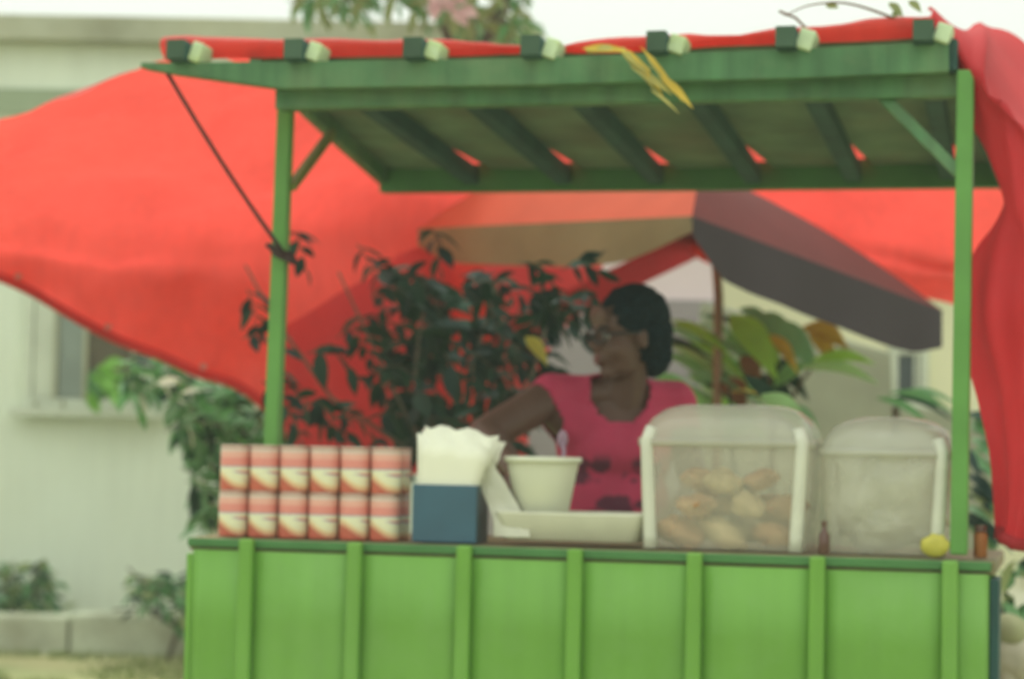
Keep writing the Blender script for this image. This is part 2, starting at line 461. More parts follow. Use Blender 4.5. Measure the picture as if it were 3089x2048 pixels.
# posts
pl0, pl1 = C(812, 1606, .24), C(866, 250, .24)
pr0, pr1 = C(2893, 1672, .035), C(2914, 215, .035)
MB().bar(pl0, pl1, .036, .036, up=(0, 1, 0)).build('post', M_greenpost, stall, bevel=.004)
MB().bar(pr0, pr1, .037, .037, up=(0, 1, 0)).build('post', M_greenpost, stall, bevel=.004)
# braces
MB().bar(C(2895, 525, .035), C(2655, 285, .085), .026, .026, up=(0, 1, 0)).build('brace', M_green2, stall, bevel=.003)
MB().bar(C(878, 566, .25), C(1000, 402, .62), .022, .022, up=(0, 1, 0)).build('brace', mat('olive_brace', (.2, .22, .06), var=.1), stall, bevel=.003)
# front beams
def beam(name, a, b_, wd, ht, m=M_green2):
    return MB().bar(a, b_, wd, ht).build(name, m, stall, bevel=.004)
B = MB()
top = [(425, 190), (520, 190), (885, 186), (1245, 182), (1600, 176), (1980, 163), (2370, 150), (2770, 130), (2862, 126)]
bot = [(425, 205), (520, 222), (850, 268), (1245, 262), (1600, 258), (1980, 246), (2370, 238), (2770, 222), (2862, 218)]
fr = [[C(x, y, 0) for x, y in top], [C(x, y, 0) for x, y in bot]]
bk = [[p + Vector((0, .05, 0)) for p in r] for r in fr]
B.grid([fr[0], fr[1], bk[1], bk[0], fr[0]])
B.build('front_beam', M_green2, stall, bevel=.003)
beam('lower_beam', C(840, 302, .075), C(2900, 262, .075), .05, .052)
# rafters
raf_f = [(530, 150), (885, 148), (1245, 144), (1600, 138), (1980, 126), (2370, 112), (2785, 92)]
raf_r = [(1168, 556), (1440, 556), (1716, 556), (1992, 556), (2280, 553), (2580, 548), (2862, 542)]
RD = 1.5
for i, (a, b_) in enumerate(zip(raf_f, raf_r)):
    p0, p1 = C(*a, -.03), C(*b_, RD + .04)
    p1.z += .012
    if i == 0: p1 = p0.lerp(p1, .1)
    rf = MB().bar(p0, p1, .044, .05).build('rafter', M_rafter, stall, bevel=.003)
    dd = (p1 - p0).normalized()
    MB().bar(p0 - dd * .006, p0 + dd * .001, .044, .046).build('end_cap', M_wood, rf)
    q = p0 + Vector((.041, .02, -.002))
    MB().bar(q, q + dd * .07, random.uniform(.028, .038), random.uniform(.036, .05), up=(.35, 0, 1)).build('sky_lit_patch', M_sky_lit, rf, bevel=.004)  # added pale block, its colour standing for sky light beside the rafter end
beam('rear_beam', C(1152, 540, RD), C(3030, 522, RD), .05, .085, M_greendark)
# underside boards: one plank between each pair of rafters, above them
raf_f.append((2990, 84)); raf_r.append((3120, 536))
def rz(s_i, t):
    i = min(int(s_i), 6); f = s_i - i
    p0 = C(*raf_f[i], -.03).lerp(C(*raf_f[i + 1], -.03), f); p1 = C(*raf_r[i], RD + .04).lerp(C(*raf_r[i + 1], RD + .04), f)
    return p0.lerp(p1, t)
NB = 6
for k in range(7):
    for h in range(3):
        if k == 6 and h == 0: continue
        t0, t1 = .115 + h * .2867, .115 + (h + 1) * .2867 - .004
        e = Vector((0, 0, .033))
        gl_ = .2 if h == 2 and k else 0
        ea, eb = (.62 - .62 * (t0 + .0) ** .8, .62 - .62 * t1 ** .8) if k == 0 else (.012, .012)
        pts = [rz(k + ea, t0) + e, rz(k + .988, t0) + e, rz(k + .988, t1) + e, rz(k + eb + gl_, t1) + e]
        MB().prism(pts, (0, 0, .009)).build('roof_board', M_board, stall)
# outer strip beyond the first rafter, so the roof edge reads as in the photo
def edge_strip():
    tt = [.06 + .94 * i / 8 for i in range(9)]
    pp = [rz(max(.62 - .62 * t ** .8, 0), min(t, .999)) + Vector((0, 0, .012)) for t in tt]
    b_ = MB()
    for p_, q_ in zip(pp, pp[1:]): b_.bar(p_, q_ + (q_ - p_) * .02, .03, .045)
    b_.build('edge_rail', M_green2, stall, bevel=.003)
edge_strip()
MB().bar(C(2872, 165, .02), C(3030, 540, RD), .022, .07).build('edge_rail', M_rafter, stall, bevel=.003)

# ------------------------------------------------------------------ tarpaulins
M_tinring = mat('tin_eyelet', (.4, .36, .3), rough=.4, metal=.7)
def Pv(t): return P(*t)
def tarp_obj(name, rows, label, ku=10, kv=12, amp=.02, freq=2.2, seed=0, m=M_red, folds=None, hem=None, seams=()):
    root = None
    G = cloth([[Pv(t) for t in r] for r in rows], ku, kv, amp, freq, seed, folds)
    b = MB(); b.grid(G)
    o = b.build(name, m, smooth=True)
    tag(o, label, 'tarpaulin')
    if hem == 'bottom':
        MB().tube(G[-1], .017 if m is M_red else .014, 8).build('hem', M_reddark if m is M_red else U_dred, o, smooth=True)
    for c_ in seams:
        n_ = (G[5][c_ + 1] - G[5][c_ - 1]).normalized()
        b = MB(); b.grid([[r[c_] + Vector((0, -.004, -.005)) - n_ * .014 for r in G], [r[c_] + Vector((0, -.004, -.005)) + n_ * .014 for r in G]])
        b.build('seam', m, o, smooth=True)
    if hem == 'bottom' and m is M_red:
        for r_ in G[-1][6::7]:
            MB().lathe([(.008, 0), (.013, .001), (.013, .004), (.008, .005)], 14).build('eyelet', M_tinring, o, loc=r_ + Vector((0, -.02, .03))).rotation_euler = (R(60), 0, 0)
    if hem == 'left':
        MB().tube([r[0] for r in G], .012, 8).build('hem', M_red, o, smooth=True)
    return o, G
def f1(i, j):
    # long shallow folds that fan out from the roof corner
    return .03 * math.sin(9 * j + 5 * i) * i + .018 * math.exp(-((j - .58 + .35 * i) / .02) ** 2) + .02 * math.exp(-((j - .7 + .3 * i) / .025) ** 2) + .05 * math.exp(-((i - .62 - .1 * j) / .05) ** 2) * (1 - j)
tarp_obj('lean_to_tarp', [
    [(-500, 470, 6.5), (0, 352, 6.35), (410, 226, 6.2), (640, 215, 6.4), (900, 215, 6.9), (1180, 330, 7.6), (1520, 420, 8.2)],
    [(-500, 580, 7.4), (0, 545, 7.35), (360, 460, 7.2), (640, 470, 7.4), (930, 480, 7.7), (1190, 520, 8.0), (1500, 560, 8.4)],
    [(-520, 680, 7.75), (0, 710, 7.8), (330, 740, 7.95), (640, 760, 8.1), (950, 740, 8.2), (1180, 700, 8.35), (1450, 690, 8.45)],
    [(-520, 790, 7.8), (-60, 812, 7.85), (330, 1020, 7.9), (720, 1165, 7.8), (960, 1290, 7.8), (1200, 1330, 8.0), (1500, 1340, 8.2)],
], 'large glowing red tarp stretched low as a lean-to beside the stall', amp=.07, freq=2.4, hem='bottom', folds=f1)
tarp_obj('windbreak_tarp', [
    [(850, 985, 7.55), (1060, 868, 7.65), (1225, 765, 7.85), (1400, 690, 8.55), (1900, 620, 8.9)],
    [(840, 1100, 7.55), (1060, 1020, 7.65), (1240, 940, 7.85), (1420, 880, 8.55), (1800, 840, 8.9)],
    [(850, 1200, 7.55), (1060, 1180, 7.65), (1230, 1150, 7.85), (1420, 1120, 8.5), (1640, 1100, 8.9)],
    [(880, 1430, 7.55), (1060, 1430, 7.65), (1230, 1430, 7.85), (1420, 1430, 8.5), (1600, 1430, 8.9)],
], 'red tarp, darkened as if in shade, hanging as a windbreak behind the leafy shrub', amp=.03, seed=3, m=mat('windbreak_shaded_red', (.6, .05, .055), rough=.5, var=.14, scale=2.5, bump=.4, bscale=8, trans=.45), folds=lambda i, j: .03 * math.sin(22 * j))  # tarp red darkened to carry the shade behind the shrub
def f2(i, j):
    return .045 * math.exp(-((i - .45 - .35 * j) / .05) ** 2) + .02 * math.sin(16 * j + 3 * i) * i
tarp_obj('rear_tarp', [
    [(2020, 470, 8.2), (2350, 470, 8.2), (2650, 465, 8.1), (2900, 455, 8.0), (3200, 440, 7.9)],
    [(2030, 600, 8.5), (2350, 610, 8.5), (2650, 640, 8.4), (2900, 650, 8.2), (3200, 630, 8.1)],
    [(2060, 700, 8.8), (2350, 720, 8.8), (2650, 780, 8.6), (2900, 800, 8.4), (3200, 780, 8.3)],
    [(2100, 780, 8.6), (2350, 810, 8.6), (2620, 880, 8.5), (2890, 930, 8.3), (3200, 960, 8.2)],
], 'bright red tarp sagging behind the striped roof, above the maroon umbrella panel', amp=.03, seed=6, folds=f2)
# roof cover: front lip shows between rafter ends, then lies on the boards
front, lip, r1, r2, r3 = [], [], [], [], []
xs = [(500, 178, 122), (885, 176, 120), (1245, 172, 118), (1600, 166, 134), (1980, 150, 118), (2370, 136, 84), (2620, 125, 62), (2815, 112, 46)]
xs_last = 6.9
for x, y0, y1 in xs:
    front.append(CW(C(x, y0, .06))); lip.append(CW(C(x, y1, .065)))
    t = (x - 530) / (2785 - 530) * 6; t = min(max(t, .0), 6.9); t = 6.2 if x > 2800 else t
    hi = CW(rz(t, .2) + Vector((0, 0, .05))); hi.z = max(hi.z, lip[-1].z - .01); r1.append(hi)
    r2.append(CW(rz(t, .6) + Vector((0, 0, .06)))); r3.append(CW(rz(t, .99) + Vector((0, 0, .05))))
G = cloth([front, lip, r1, r2, r3], 8, 6, .014, 6, 9)
b = MB(); b.grid(G)
tag(b.build('roof_tarp', M_red, smooth=True), 'faded red tarp laid over the rafters of the green stall roof', 'tarpaulin')
def f3(i, j):
    return .012 * math.sin(15 * j + 6 * i + 2.5 * math.sin(5 * i)) * (.3 + i) + .02 * math.exp(-((j - .35 - .3 * math.sin(3 * i)) / .04) ** 2)
tarp_obj('side_drape', [
    [(2790, 50, 4.98), (2890, 92, 5.15), (3040, 100, 5.3), (3180, 240, 5.3), (3330, 420, 5.3)],
    [(2800, 60, 4.88), (2880, 125, 4.84), (2965, 222, 4.8), (3110, 372, 4.75), (3300, 560, 4.7)],
    [(2884, 190, 4.84), (2940, 270, 4.8), (3020, 360, 4.76), (3130, 470, 4.7), (3320, 700, 4.66)],
    [(2932, 410, 4.82), (2990, 470, 4.8), (3060, 540, 4.75), (3150, 640, 4.68), (3330, 850, 4.64)],
    [(2996, 560, 4.85), (3045, 640, 4.8), (3110, 720, 4.74), (3180, 800, 4.67), (3340, 980, 4.62)],
    [(2975, 665, 4.9), (3025, 740, 4.8), (3095, 810, 4.74), (3180, 890, 4.67), (3340, 1030, 4.62)],
    [(2932, 790, 4.93), (3000, 850, 4.8), (3080, 900, 4.74), (3180, 980, 4.66), (3340, 1080, 4.62)],
    [(2926, 1000, 4.95), (3000, 1040, 4.8), (3080, 1080, 4.75), (3170, 1120, 4.68), (3330, 1180, 4.62)],
    [(2965, 1300, 4.92), (3020, 1320, 4.82), (3090, 1340, 4.75), (3170, 1350, 4.68), (3330, 1370, 4.62)],
    [(2974, 1600, 4.86), (3020, 1622, 4.8), (3090, 1650, 4.75), (3170, 1665, 4.7), (3320, 1680, 4.66)],
], 'crumpled red tarp end, darkened as if in shade, draped down over the stall end by the post', amp=.03, freq=3, seed=12, m=M_drape, folds=f3, ku=9, kv=6, hem='bottom')

# dark cord from the beam end to the post
cd = MB()
c0, c1 = CW(C(505, 222, .02)), CW(C(862, 772, .19))
pts = [c0.lerp(c1, t / 10) + Vector((0, 0, -.012 * math.sin(math.pi * t / 10))) for t in range(11)]
cd.tube(pts, .0052, 7)
co = cd.build('guy_cord', M_cord, smooth=True)
tag(co, 'dark taut cord slanting from the roof beam down to the green post', 'cord')
kn = MB()
for k in range(3):
    cc = CW(C(845 + 8 * k, 755 + 12 * k, .215))
    a = 2 * math.pi
    ring = [cc + u * (.028 * math.cos(a * t / 12)) + v * (.028 * math.sin(a * t / 12)) + Vector((0, 0, -.012 * math.cos(a * t / 12))) for t in range(13)]
    kn.tube(ring, .006, 6)
kn.tube([CW(C(862, 772, .19)), CW(C(885, 795, .19))], .006, 6)
kn.tube([CW(C(830, 748, .2)), CW(C(805, 740, .18))], .006, 6)
kn.build('knot', M_cord, co)

# ------------------------------------------------------------------ umbrella
def umbrella():
    base = P(2170, 1000, 7.9); base.z = 0
    root = empty('parasol', base, 'big garden parasol with terracotta, olive, maroon and charcoal canvas', 'umbrella')
    inv = Matrix.Translation(-base)
    ap = P(2140, 520, 7.85)
    bl = [.15, .07, .035, .02, .05, .12]
    rim = [P(1262, 690, 8.0), P(2088, 652, 7.0), P(2842, 936, 7.7), P(2650, 840, 8.5), P(2150, 740, 8.75), P(1600, 720, 8.6)]
    MB().tube([inv @ base, inv @ P(2168, 900, 7.88), inv @ ap], .017, 10).build('pole', M_poleb, root, smooth=True)
    MB().lathe([(.2, 0), (.2, .05), (.05, .08), (.03, .25)], 20).build('base', M_dark, root)
    mats = [U_terra, U_maroon, U_maroon, U_terra, U_maroon, U_terra]
    for i in range(6):
        a, c_ = rim[i], rim[(i + 1) % 6]
        rows = []
        for k in range(13):
            t = k / 12
            h = []
            for j in range(15):
                s = j / 14
                e = a.lerp(c_, s)
                p = ap.lerp(e, t)
                p = p + Vector((0, 0, (bl[i] * (1 - s) + bl[(i + 1) % 6] * s) * math.sin(math.pi * t) ** .9 * (1 - .25 * math.sin(math.pi * s))))
                h.append(inv @ p)
            rows.append(h)
        b = MB(); b.grid(rows)
        bmesh.ops.remove_doubles(b.bm, verts=b.bm.verts, dist=.0005)
        b.build('canopy_panel', mats[i], root, smooth=True)
        rb = [inv @ (ap.lerp(a, t / 8) + Vector((0, 0, bl[i] * max(0, math.sin(math.pi * t / 8)) ** .9 - .014))) for t in range(9)]
        MB().tube(rb, .006, 6).build('rib', M_dark, root)
    def val(a, c_, dz, m, n=24):
        T, Bm = [], []
        for j in range(n + 1):
            s = j / n
            p = a.lerp(c_, s); k = 0; d = dz[0]
            x = s * (len(dz) - 1); k = min(int(x), len(dz) - 2); d = dz[k] + (dz[k + 1] - dz[k]) * (x - k)
            T.append(inv @ p); Bm.append(inv @ (p + Vector((0, .01 * math.sin(s * 17), -d))))
        b = MB(); b.grid([T, [x.lerp(y, .5) for x, y in zip(T, Bm)], Bm]); b.build('valance', m, root, smooth=True)
    val(P(1262, 690, 8.0), P(2088, 652, 7.0), [.06, .12, .135, .14, .145, .15, .15, .14, .10, .05], U_olive)
    val(P(2088, 652, 7.0), P(2842, 936, 7.7), [.06, .165, .18, .18, .185, .185, .19, .19, .18, .13], U_char)
    val(P(2842, 936, 7.7), P(2650, 840, 8.5), [.08, .14, .14], U_char)
    val(P(1480, 985, 8.45), P(2180, 650, 8.75), [.12, .12, .12], U_dred)
umbrella()

# ------------------------------------------------------------------ goods on the counter
def on_counter(px, d):
    q = C(px, 1600, d); q.z = ztop(q.x) + .002; return q
# can label: bands of colour that slant like the printed swoosh
def can_mat():
    m = bpy.data.materials.new('can_label'); m.use_nodes = True
    n, l = m.node_tree.nodes, m.node_tree.links
    b = n['Principled BSDF']; b.inputs['Roughness'].default_value = .38
    tc = n.new('ShaderNodeTexCoord'); sx = n.new('ShaderNodeSeparateXYZ')
    l.new(tc.outputs['Generated'], sx.inputs[0])
    ma = n.new('ShaderNodeMath'); ma.operation = 'SINE'
    mu = n.new('ShaderNodeMath'); mu.operation = 'MULTIPLY'; mu.inputs[1].default_value = 3.0
    l.new(sx.outputs[0], mu.inputs[0]); l.new(mu.outputs[0], ma.inputs[0])
    cosx = n.new('ShaderNodeMath'); cosx.operation = 'COSINE'; l.new(mu.outputs[0], cosx.inputs[0])
    k = n.new('ShaderNodeMath'); k.operation = 'MULTIPLY_ADD'; k.inputs[1].default_value = -.15
    l.new(cosx.outputs[0], k.inputs[0]); l.new(sx.outputs[2], k.inputs[2])
    lowr = n.new('ShaderNodeMath'); lowr.operation = 'LESS_THAN'; lowr.inputs[1].default_value = .45; l.new(sx.outputs[2], lowr.inputs[0])
    mixz = n.new('ShaderNodeMix'); l.new(lowr.outputs[0], mixz.inputs[0]); l.new(sx.outputs[2], mixz.inputs[2]); l.new(k.outputs[0], mixz.inputs[3])
    cr = n.new('ShaderNodeValToRGB'); e = cr.color_ramp; e.interpolation = 'CONSTANT'
    stops = [(0, (.6, .14, .10)), (.05, (.55, .13, .09)), (.17, (.7, .38, .24)), (.24, (.8, .62, .36)), (.31, (.80, .78, .56)), (.50, (.62, .62, .56)), (.535, (.48, .3, .34)), (.56, (.72, .26, .22)), (.74, (.74, .38, .30)), (.88, (.6, .5, .43)), (.95, (.55, .27, .2))]
    e.elements[0].position = 0; e.elements[0].color = (*stops[0][1], 1); e.elements[1].position = .05; e.elements[1].color = (*stops[1][1], 1)
    for p, c_ in stops[2:]:
        q = e.elements.new(p); q.color = (*c_, 1)
    l.new(mixz.outputs[0], cr.inputs[0]); l.new(cr.outputs[0], b.inputs['Base Color'])
    return m
M_can = can_mat()
M_tin = mat('tin_rim', (.55, .42, .36), rough=.3, metal=.6, var=.05)
CR, CHH = .0352, .1035
cb = MB(); cb.lathe([(CR * .96, 0), (CR, .004), (CR, .0985), (CR * .96, CHH)], 28)
can0 = empty('milk_can', (0, 0, 0), '', '')
can_body = cb.build('can_body', M_can, can0, smooth=False)
for p in can_body.data.polygons: p.use_smooth = abs(p.normal.z) < .5
can_lid = MB().lathe([(CR * 1.0, CHH - .002), (CR * 1.03, CHH + .0005), (CR * 1.0, CHH + .003), (CR * .93, CHH + .003), (CR * .9, CHH)], 28).build('can_lid', M_tin, can0)
ordn = ['first', 'second', 'third', 'fourth', 'fifth', 'sixth']
first = True
sl = C(662, 1600, .06).x + CR
sr = C(1205, 1600, .06).x - CR
for lay in range(2):
    for row in range(2):
        for k in range(6):
            if first: o = can0; kids = None
            else:
                o = can0.copy(); COL.objects.link(o)
                for ch in (can_body, can_lid):
                    c2 = ch.copy(); COL.objects.link(c2); c2.parent = o
            s = sl + (sr - sl) * k / 5 + (.0015 if lay else 0) + random.uniform(-.0008, .0008)
            d = .025 + CR + row * (2 * CR + .0015)
            q = Vector((s, d, ztop(s) + .001 + lay * (CHH + .004)))
            o.location = CW(q); o.rotation_euler = (0, 0, TH + random.uniform(-.25, .25))
            pos = ('end can nearest the cord post', 'second can from the outer end', 'third can from the outer end', 'third can counted from the blue box', 'second can from the blue box', 'can next to the blue box')[k]
            tag(o, f"red and white milk can, {('bottom', 'top')[lay]} layer, {('front', 'back')[row]} row, {pos}", 'can', 'milk cans stacked on the counter')
            first = False

# blue napkin box
q = on_counter(1355, .02)
s0, s1 = C(1243, 1540, .025).x, C(1437, 1540, .025).x
bz = q.z; bh = C(1350, 1462, .025).z - bz
bx = empty('napkin_box', CW((s0, .025, bz)), 'open dark blue plastic box holding white napkins', 'box', rz=TH)
wd = s1 - s0; dp = .105; t = .004
MB().box((0, 0, 0), (wd, t, bh)).build('front_side', M_blue, bx, bevel=.002)
MB().box((0, dp - t, 0), (wd, dp, bh)).build('back_side', M_blue, bx, bevel=.002)
MB().box((0, t + .0005, 0), (t, dp - t - .0005, bh - .001)).build('end_side', M_blue, bx)
MB().box((wd - t, t + .0005, 0), (wd, dp - t - .0005, bh - .001)).build('end_side', mat('blue_plastic_shaded', (.03, .07, .08), rough=.4, var=.1), bx)  # darker copy of the box's blue paints shade on this end
MB().box((t + .0005, t + .0005, 0), (wd - t - .0005, dp - t - .0005, t)).build('bottom', M_blue, bx)
nk = empty('napkin_stack', CW((s0, .025, bz + t)), 'thick ruffled stack of white paper napkins standing in the blue box', 'napkins', rz=TH)
nh = C(1350, 1318, .05).z - bz - t
for k in range(13):
    d = .012 + k * (dp - .03) / 12
    hh = nh + random.uniform(-.014, .012) + (.016 if k in (3, 7) else 0)
    lean = .012 + .018 * k / 12
    sh = random.uniform(-.006, .006)
    b = MB(); rows = []
    x0n, x1n = .007, wd - .007
    for a in range(7):
        zz = hh * a / 6
        fl = max(0, (a - 3) / 3) 
        rows.append([Vector((x0n + (x1n - x0n) * j / 8 + fl * (sh + (.028 + .02 * (k / 12)) * (j / 8) ** 2), d + lean * fl * .3 + .003 * math.sin(j * 1.7 + k) * fl, zz + (.007 * math.sin(j * 2.1 + k * 1.3) - .022 * (j / 8) ** 3) * fl)) for j in range(9)])
    b.grid(rows)
    b.build('napkin', M_white, nk, smooth=True, solid=.004)
# loose sheet of packing plastic sliding down beside the tub
b = MB()
G = cloth([[CW(C(1430, 1330, .08)), CW(C(1475, 1380, .07)), CW(C(1515, 1440, .07))],
           [CW(C(1445, 1450, .07)), CW(C(1500, 1480, .06)), CW(C(1560, 1520, .06))],
           [CW(C(1486, 1560, .05)), CW(C(1530, 1570, .045)), CW(C(1590, 1580, .05))],
           [CW(C(1488, 1618, .045)), CW(C(1540, 1618, .03)), CW(C(1600, 1620, .035))]], 6, 6, .004, 30, 2)
b.grid(G)
o = b.build('plastic_sheet', mat('milky_plastic', (.6, .6, .48), rough=.3, spec=.5, var=.08, scale=20, bump=.4, bscale=30, alpha=.85), smooth=True)
tag(o, 'milky crumpled plastic sheet sliding off the napkins beside the white tub', 'plastic sheet')

# foam trays, tub
def tray(px0, px1, py0, py1, d0, d1, label, name='foam_tray'):
    a, c_ = C(px0, py1, d0), C(px1, py1, d0)
    z0 = max(C((px0 + px1) / 2, py1, d0).z, ztop(a.x) + .002); z1 = C((px0 + px1) / 2, py0, d0).z
    wd = c_.x - a.x; dp = d1 - d0
    root = empty(name, CW((a.x, d0, z0)), label, 'food tray', rz=TH)
    h = z1 - z0
    def ring(ins, z): 
        r = .025; pts = []
        for cx_, cy_, a0 in ((wd - ins - r, dp - ins - r, 0), (ins + r, dp - ins - r, 90), (ins + r, ins + r, 180), (wd - ins - r, ins + r, 270)):
            for k in range(5): pts.append(Vector((cx_ + r * math.cos(R(a0 + k * 22.5)), cy_ + r * math.sin(R(a0 + k * 22.5)), z)))
        return pts + [pts[0]]
    b = MB()
    b.grid([ring(.022, 0), ring(.016, .004), ring(.002, h - .006), ring(0, h), ring(.006, h), ring(.02, .008)])
    b.poly(ring(.0222, .0002)[:-1]); b.poly(ring(.0202, .0081)[:-1])
    b.build('tray_shell', M_foam, root, smooth=True)
    return root
tray(1484, 1938, 1546, 1632, .03, .2, 'wide low white foam tray under the round white tub')
tq = C(1635, 1563, .12)
tubz = tq.z + .0
rt, rb_ = (C(1745, 1400, .12).x - C(1520, 1400, .12).x) / 2, (C(1712, 1540, .12).x - C(1560, 1540, .12).x) / 2
th = C(1635, 1378, .12).z - tubz
tub = empty('white_tub', CW(tq), 'round white plastic tub standing on the foam tray', 'tub', rz=TH)
tb = MB(); tb.lathe([(rb_ * .9, 0), (rb_, .006), (rt * .93, th - .016), (rt * .93, th - .003), (rt * .9, th - .003), (rb_ * .93, .01)], 36); tb.build('tub_body', M_tub, tub, smooth=True)
MB().lathe([(rt * .935, th - .014), (rt * 1.01, th - .012), (rt * 1.02, th), (rt * .9, th + .001), (rt * .9, th - .003), (rt * .93, th - .004)], 36).build('rim', M_tub, tub, smooth=True)
MB().lathe([(rt * .89, th - .03), (rt * .6, th - .022), (.001, th - .02)], 30).build('filling', mat('cream_filling', (.66, .55, .38), rough=.6, bump=.4), tub, smooth=True)
sp = MB(); a0 = CW(C(1690, 1400, .13)); a1 = CW(C(1697, 1325, .16))
sp.tube([a0 - Vector((0, 0, .03)), a0.lerp(a1, .5) + u * .006, a1], .005, 8)
sp.ball(a1, (.013, .006, .022))
o = sp.build('serving_spoon', mat('lilac_plastic', (.28, .18, .24), rough=.4), smooth=True)
tag(o, 'lilac plastic spoon handle poking up from the white tub', 'spoon')

# clear bins
def bin_(px0, px1, py0, py1, d0, d1, name, label):
    a, c_ = C(px0, py1, d0), C(px1, py1, d0)
    z0 = ztop((a.x + c_.x) / 2) + .003; z1 = C((px0 + px1) / 2, py0, d0).z
    wd = c_.x - a.x; dp = d1 - d0; H = z1 - z0; hb = H * .74
    root = empty(name, CW((a.x, d0, z0)), label, 'food bin', 'clear plastic food bins on the counter', rz=TH)
    def ring(ins, z, r=.045, n=6):
        pts = []
        for cx_, cy_, a0 in ((wd - ins - r, dp - ins - r, 0), (ins + r, dp - ins - r, 90), (ins + r, ins + r, 180), (wd - ins - r, ins + r, 270)):
            for k in range(n + 1): pts.append(Vector((cx_ + r * math.cos(R(a0 + k * 90 / n)), cy_ + r * math.sin(R(a0 + k * 90 / n)), z)))
        return pts + [pts[0]]
    b = MB()
    b.grid([ring(.016, 0), ring(.012, .012), ring(.004, hb * .6), ring(.002, hb)]); b.poly(ring(.0165, .0005)[:-1])
    b.build('bin_body', M_clear, root, smooth=True)
    b = MB()
    b.grid([ring(.0, hb - .012), ring(-.004, hb - .012), ring(-.004, hb + .006), ring(.002, hb + .008)])
    b.build('rim', M_clearlid, root, smooth=True)
    b = MB()
    G = [ring(.004, hb + .008), ring(.008, hb + .028, .05), ring(.022, hb + .052, .06), ring(.045, H - .012, .065), ring(.07, H - .003, .065), ring(.085, H, .06)]
    b.grid(G); b.poly(ring(.0852, H + .0002, .06)[:-1])
    b.build('lid', M_clearlid, root, smooth=True)
    for x in ((.022, wd - .022) if 'bread' in name else (wd - .022,)):
        pts = [Vector((x + (.012 if x < wd / 2 else -.012) * (1 - zz / hb), .0055, zz)) for zz in [hb * k / 8 for k in range(9)]]
        pts.append(Vector((x + (.01 if x < wd / 2 else -.01), .012, hb + .03)))
        MB().tube(pts, .0155, 10, .014).build('corner_highlight', M_highlight, root, smooth=True)  # whitish tube painting the reflected highlight along the bin's corner
    return a.x, d0, z0, wd, dp, H
X, D, Z, BW, BD, BH = bin_(1915, 2445, 1218, 1655, .04, .33, 'bread_bin', 'clear domed plastic bin full of golden pastries')
k = 0
ppos = [(.09, .06, .035), (.19, .05, .035), (.3, .06, .035), (.1, .15, .04), (.22, .15, .04), (.31, .16, .04), (.13, .05, .095), (.25, .05, .1), (.18, .14, .10), (.30, .13, .095), (.19, .06, .15), (.27, .1, .155), (.13, .13, .15)]
desc = ['flat golden pastry', 'browned bread roll', 'small orange fritter', 'pale floury bun', 'dark crusted roll', 'ridged fried pasty', 'plump yellow bun', 'curled pastry', 'long brown roll', 'sugared bun', 'orange-topped pastry', 'toasted bun', 'cracked brown roll']
where = ['at the bottom by the shirt side', 'at the bottom middle', 'at the bottom by the second bin', 'low at the back, shirt side', 'low at the back middle', 'low at the back, second bin side', 'in the middle layer, shirt side', 'in the middle layer by the pane', 'in the middle layer at the back', 'in the middle layer by the second bin', 'on top of the heap', 'on top toward the second bin', 'on top at the back']
for k, (x, y, z) in enumerate(ppos):
    b = MB()
    bmesh.ops.create_icosphere(b.bm, subdivisions=3, radius=1)
    sx, sy, sz = random.uniform(.04, .075), random.uniform(.036, .05), random.uniform(.024, .036)
    for q in b.bm.verts:
        n_ = 1 + .3 * noise.noise(q.co * 1.4 + Vector((k * 5, 0, 0))) + .06 * noise.noise(q.co * 5)
        q.co = Vector((q.co.x * sx * n_, q.co.y * sy * n_, q.co.z * sz * n_))
    o = b.build('pastry', M_bread if k % 3 != 1 else M_bread2, smooth=True)
    o.location = CW((X + x * BW / .4, D + y * BD / .29 + .02, Z + z)); o.rotation_euler = (random.uniform(-.3, .3), random.uniform(-.4, .4), random.uniform(0, 3))
    tag(o, f"{desc[k]} {where[k]} of the bread bin", 'pastry', 'pastries inside the clear bin')
X2, D2, Z2, BW2, BD2, BH2 = bin_(2466, 2872, 1256, 1668, .045, .33, 'bag_bin', 'clear plastic bin stuffed with a crinkled bag, by the green post')
b = MB()
bmesh.ops.create_icosphere(b.bm, subdivisions=5, radius=1)
for q in b.bm.verts:
    p = q.co.copy()
    n_ = 1 + .22 * noise.noise(p * 2.2 + Vector((3, 1, 8))) + .12 * abs(noise.noise(p * 6)) + .05 * noise.noise(p * 14)
    sq = lambda a: math.copysign(abs(a) ** .7, a)
    q.co = Vector((sq(p.x) * .125 * n_, sq(p.y) * .1 * n_, sq(p.z) * .118 * n_))
o = b.build('plastic_bag', M_bag, smooth=True)
o.location = CW((X2 + BW2 * .52, D2 + BD2 * .5, Z2 + .135)); o.rotation_euler = (0, 0, TH)
tag(o, 'crinkled translucent carrier bag packed inside the bin by the post', 'plastic bag')
# small things by the right post
q = on_counter(2486, .02)
bt = empty('sauce_bottle', CW((q.x, .022, q.z)), 'tiny dark brown sauce bottle standing between the two clear bins', 'bottle', rz=TH)
MB().lathe([(.011, 0), (.0125, .004), (.0125, .04), (.006, .052), (.005, .06)], 16).build('bottle_body', M_brown, bt, smooth=True)
MB().lathe([(.006, .061), (.0065, .063), (.0065, .072)], 14).build('cap', M_brown, bt)
q = on_counter(2822, .03)
pk = MB(); bmesh.ops.create_icosphere(pk.bm, subdivisions=3, radius=1)
for w_ in pk.bm.verts: w_.co = Vector((w_.co.x * .031, w_.co.y * .012, w_.co.z * .025 + .025)) * (1 + .15 * noise.noise(w_.co * 2))
o = pk.build('snack_packet', M_yellow, smooth=True); o.location = CW((q.x, .02, q.z)); o.rotation_euler = (0, 0, TH)
tag(o, 'small shiny yellow snack packet at the foot of the green post', 'packet')
q = on_counter(2815, .36)
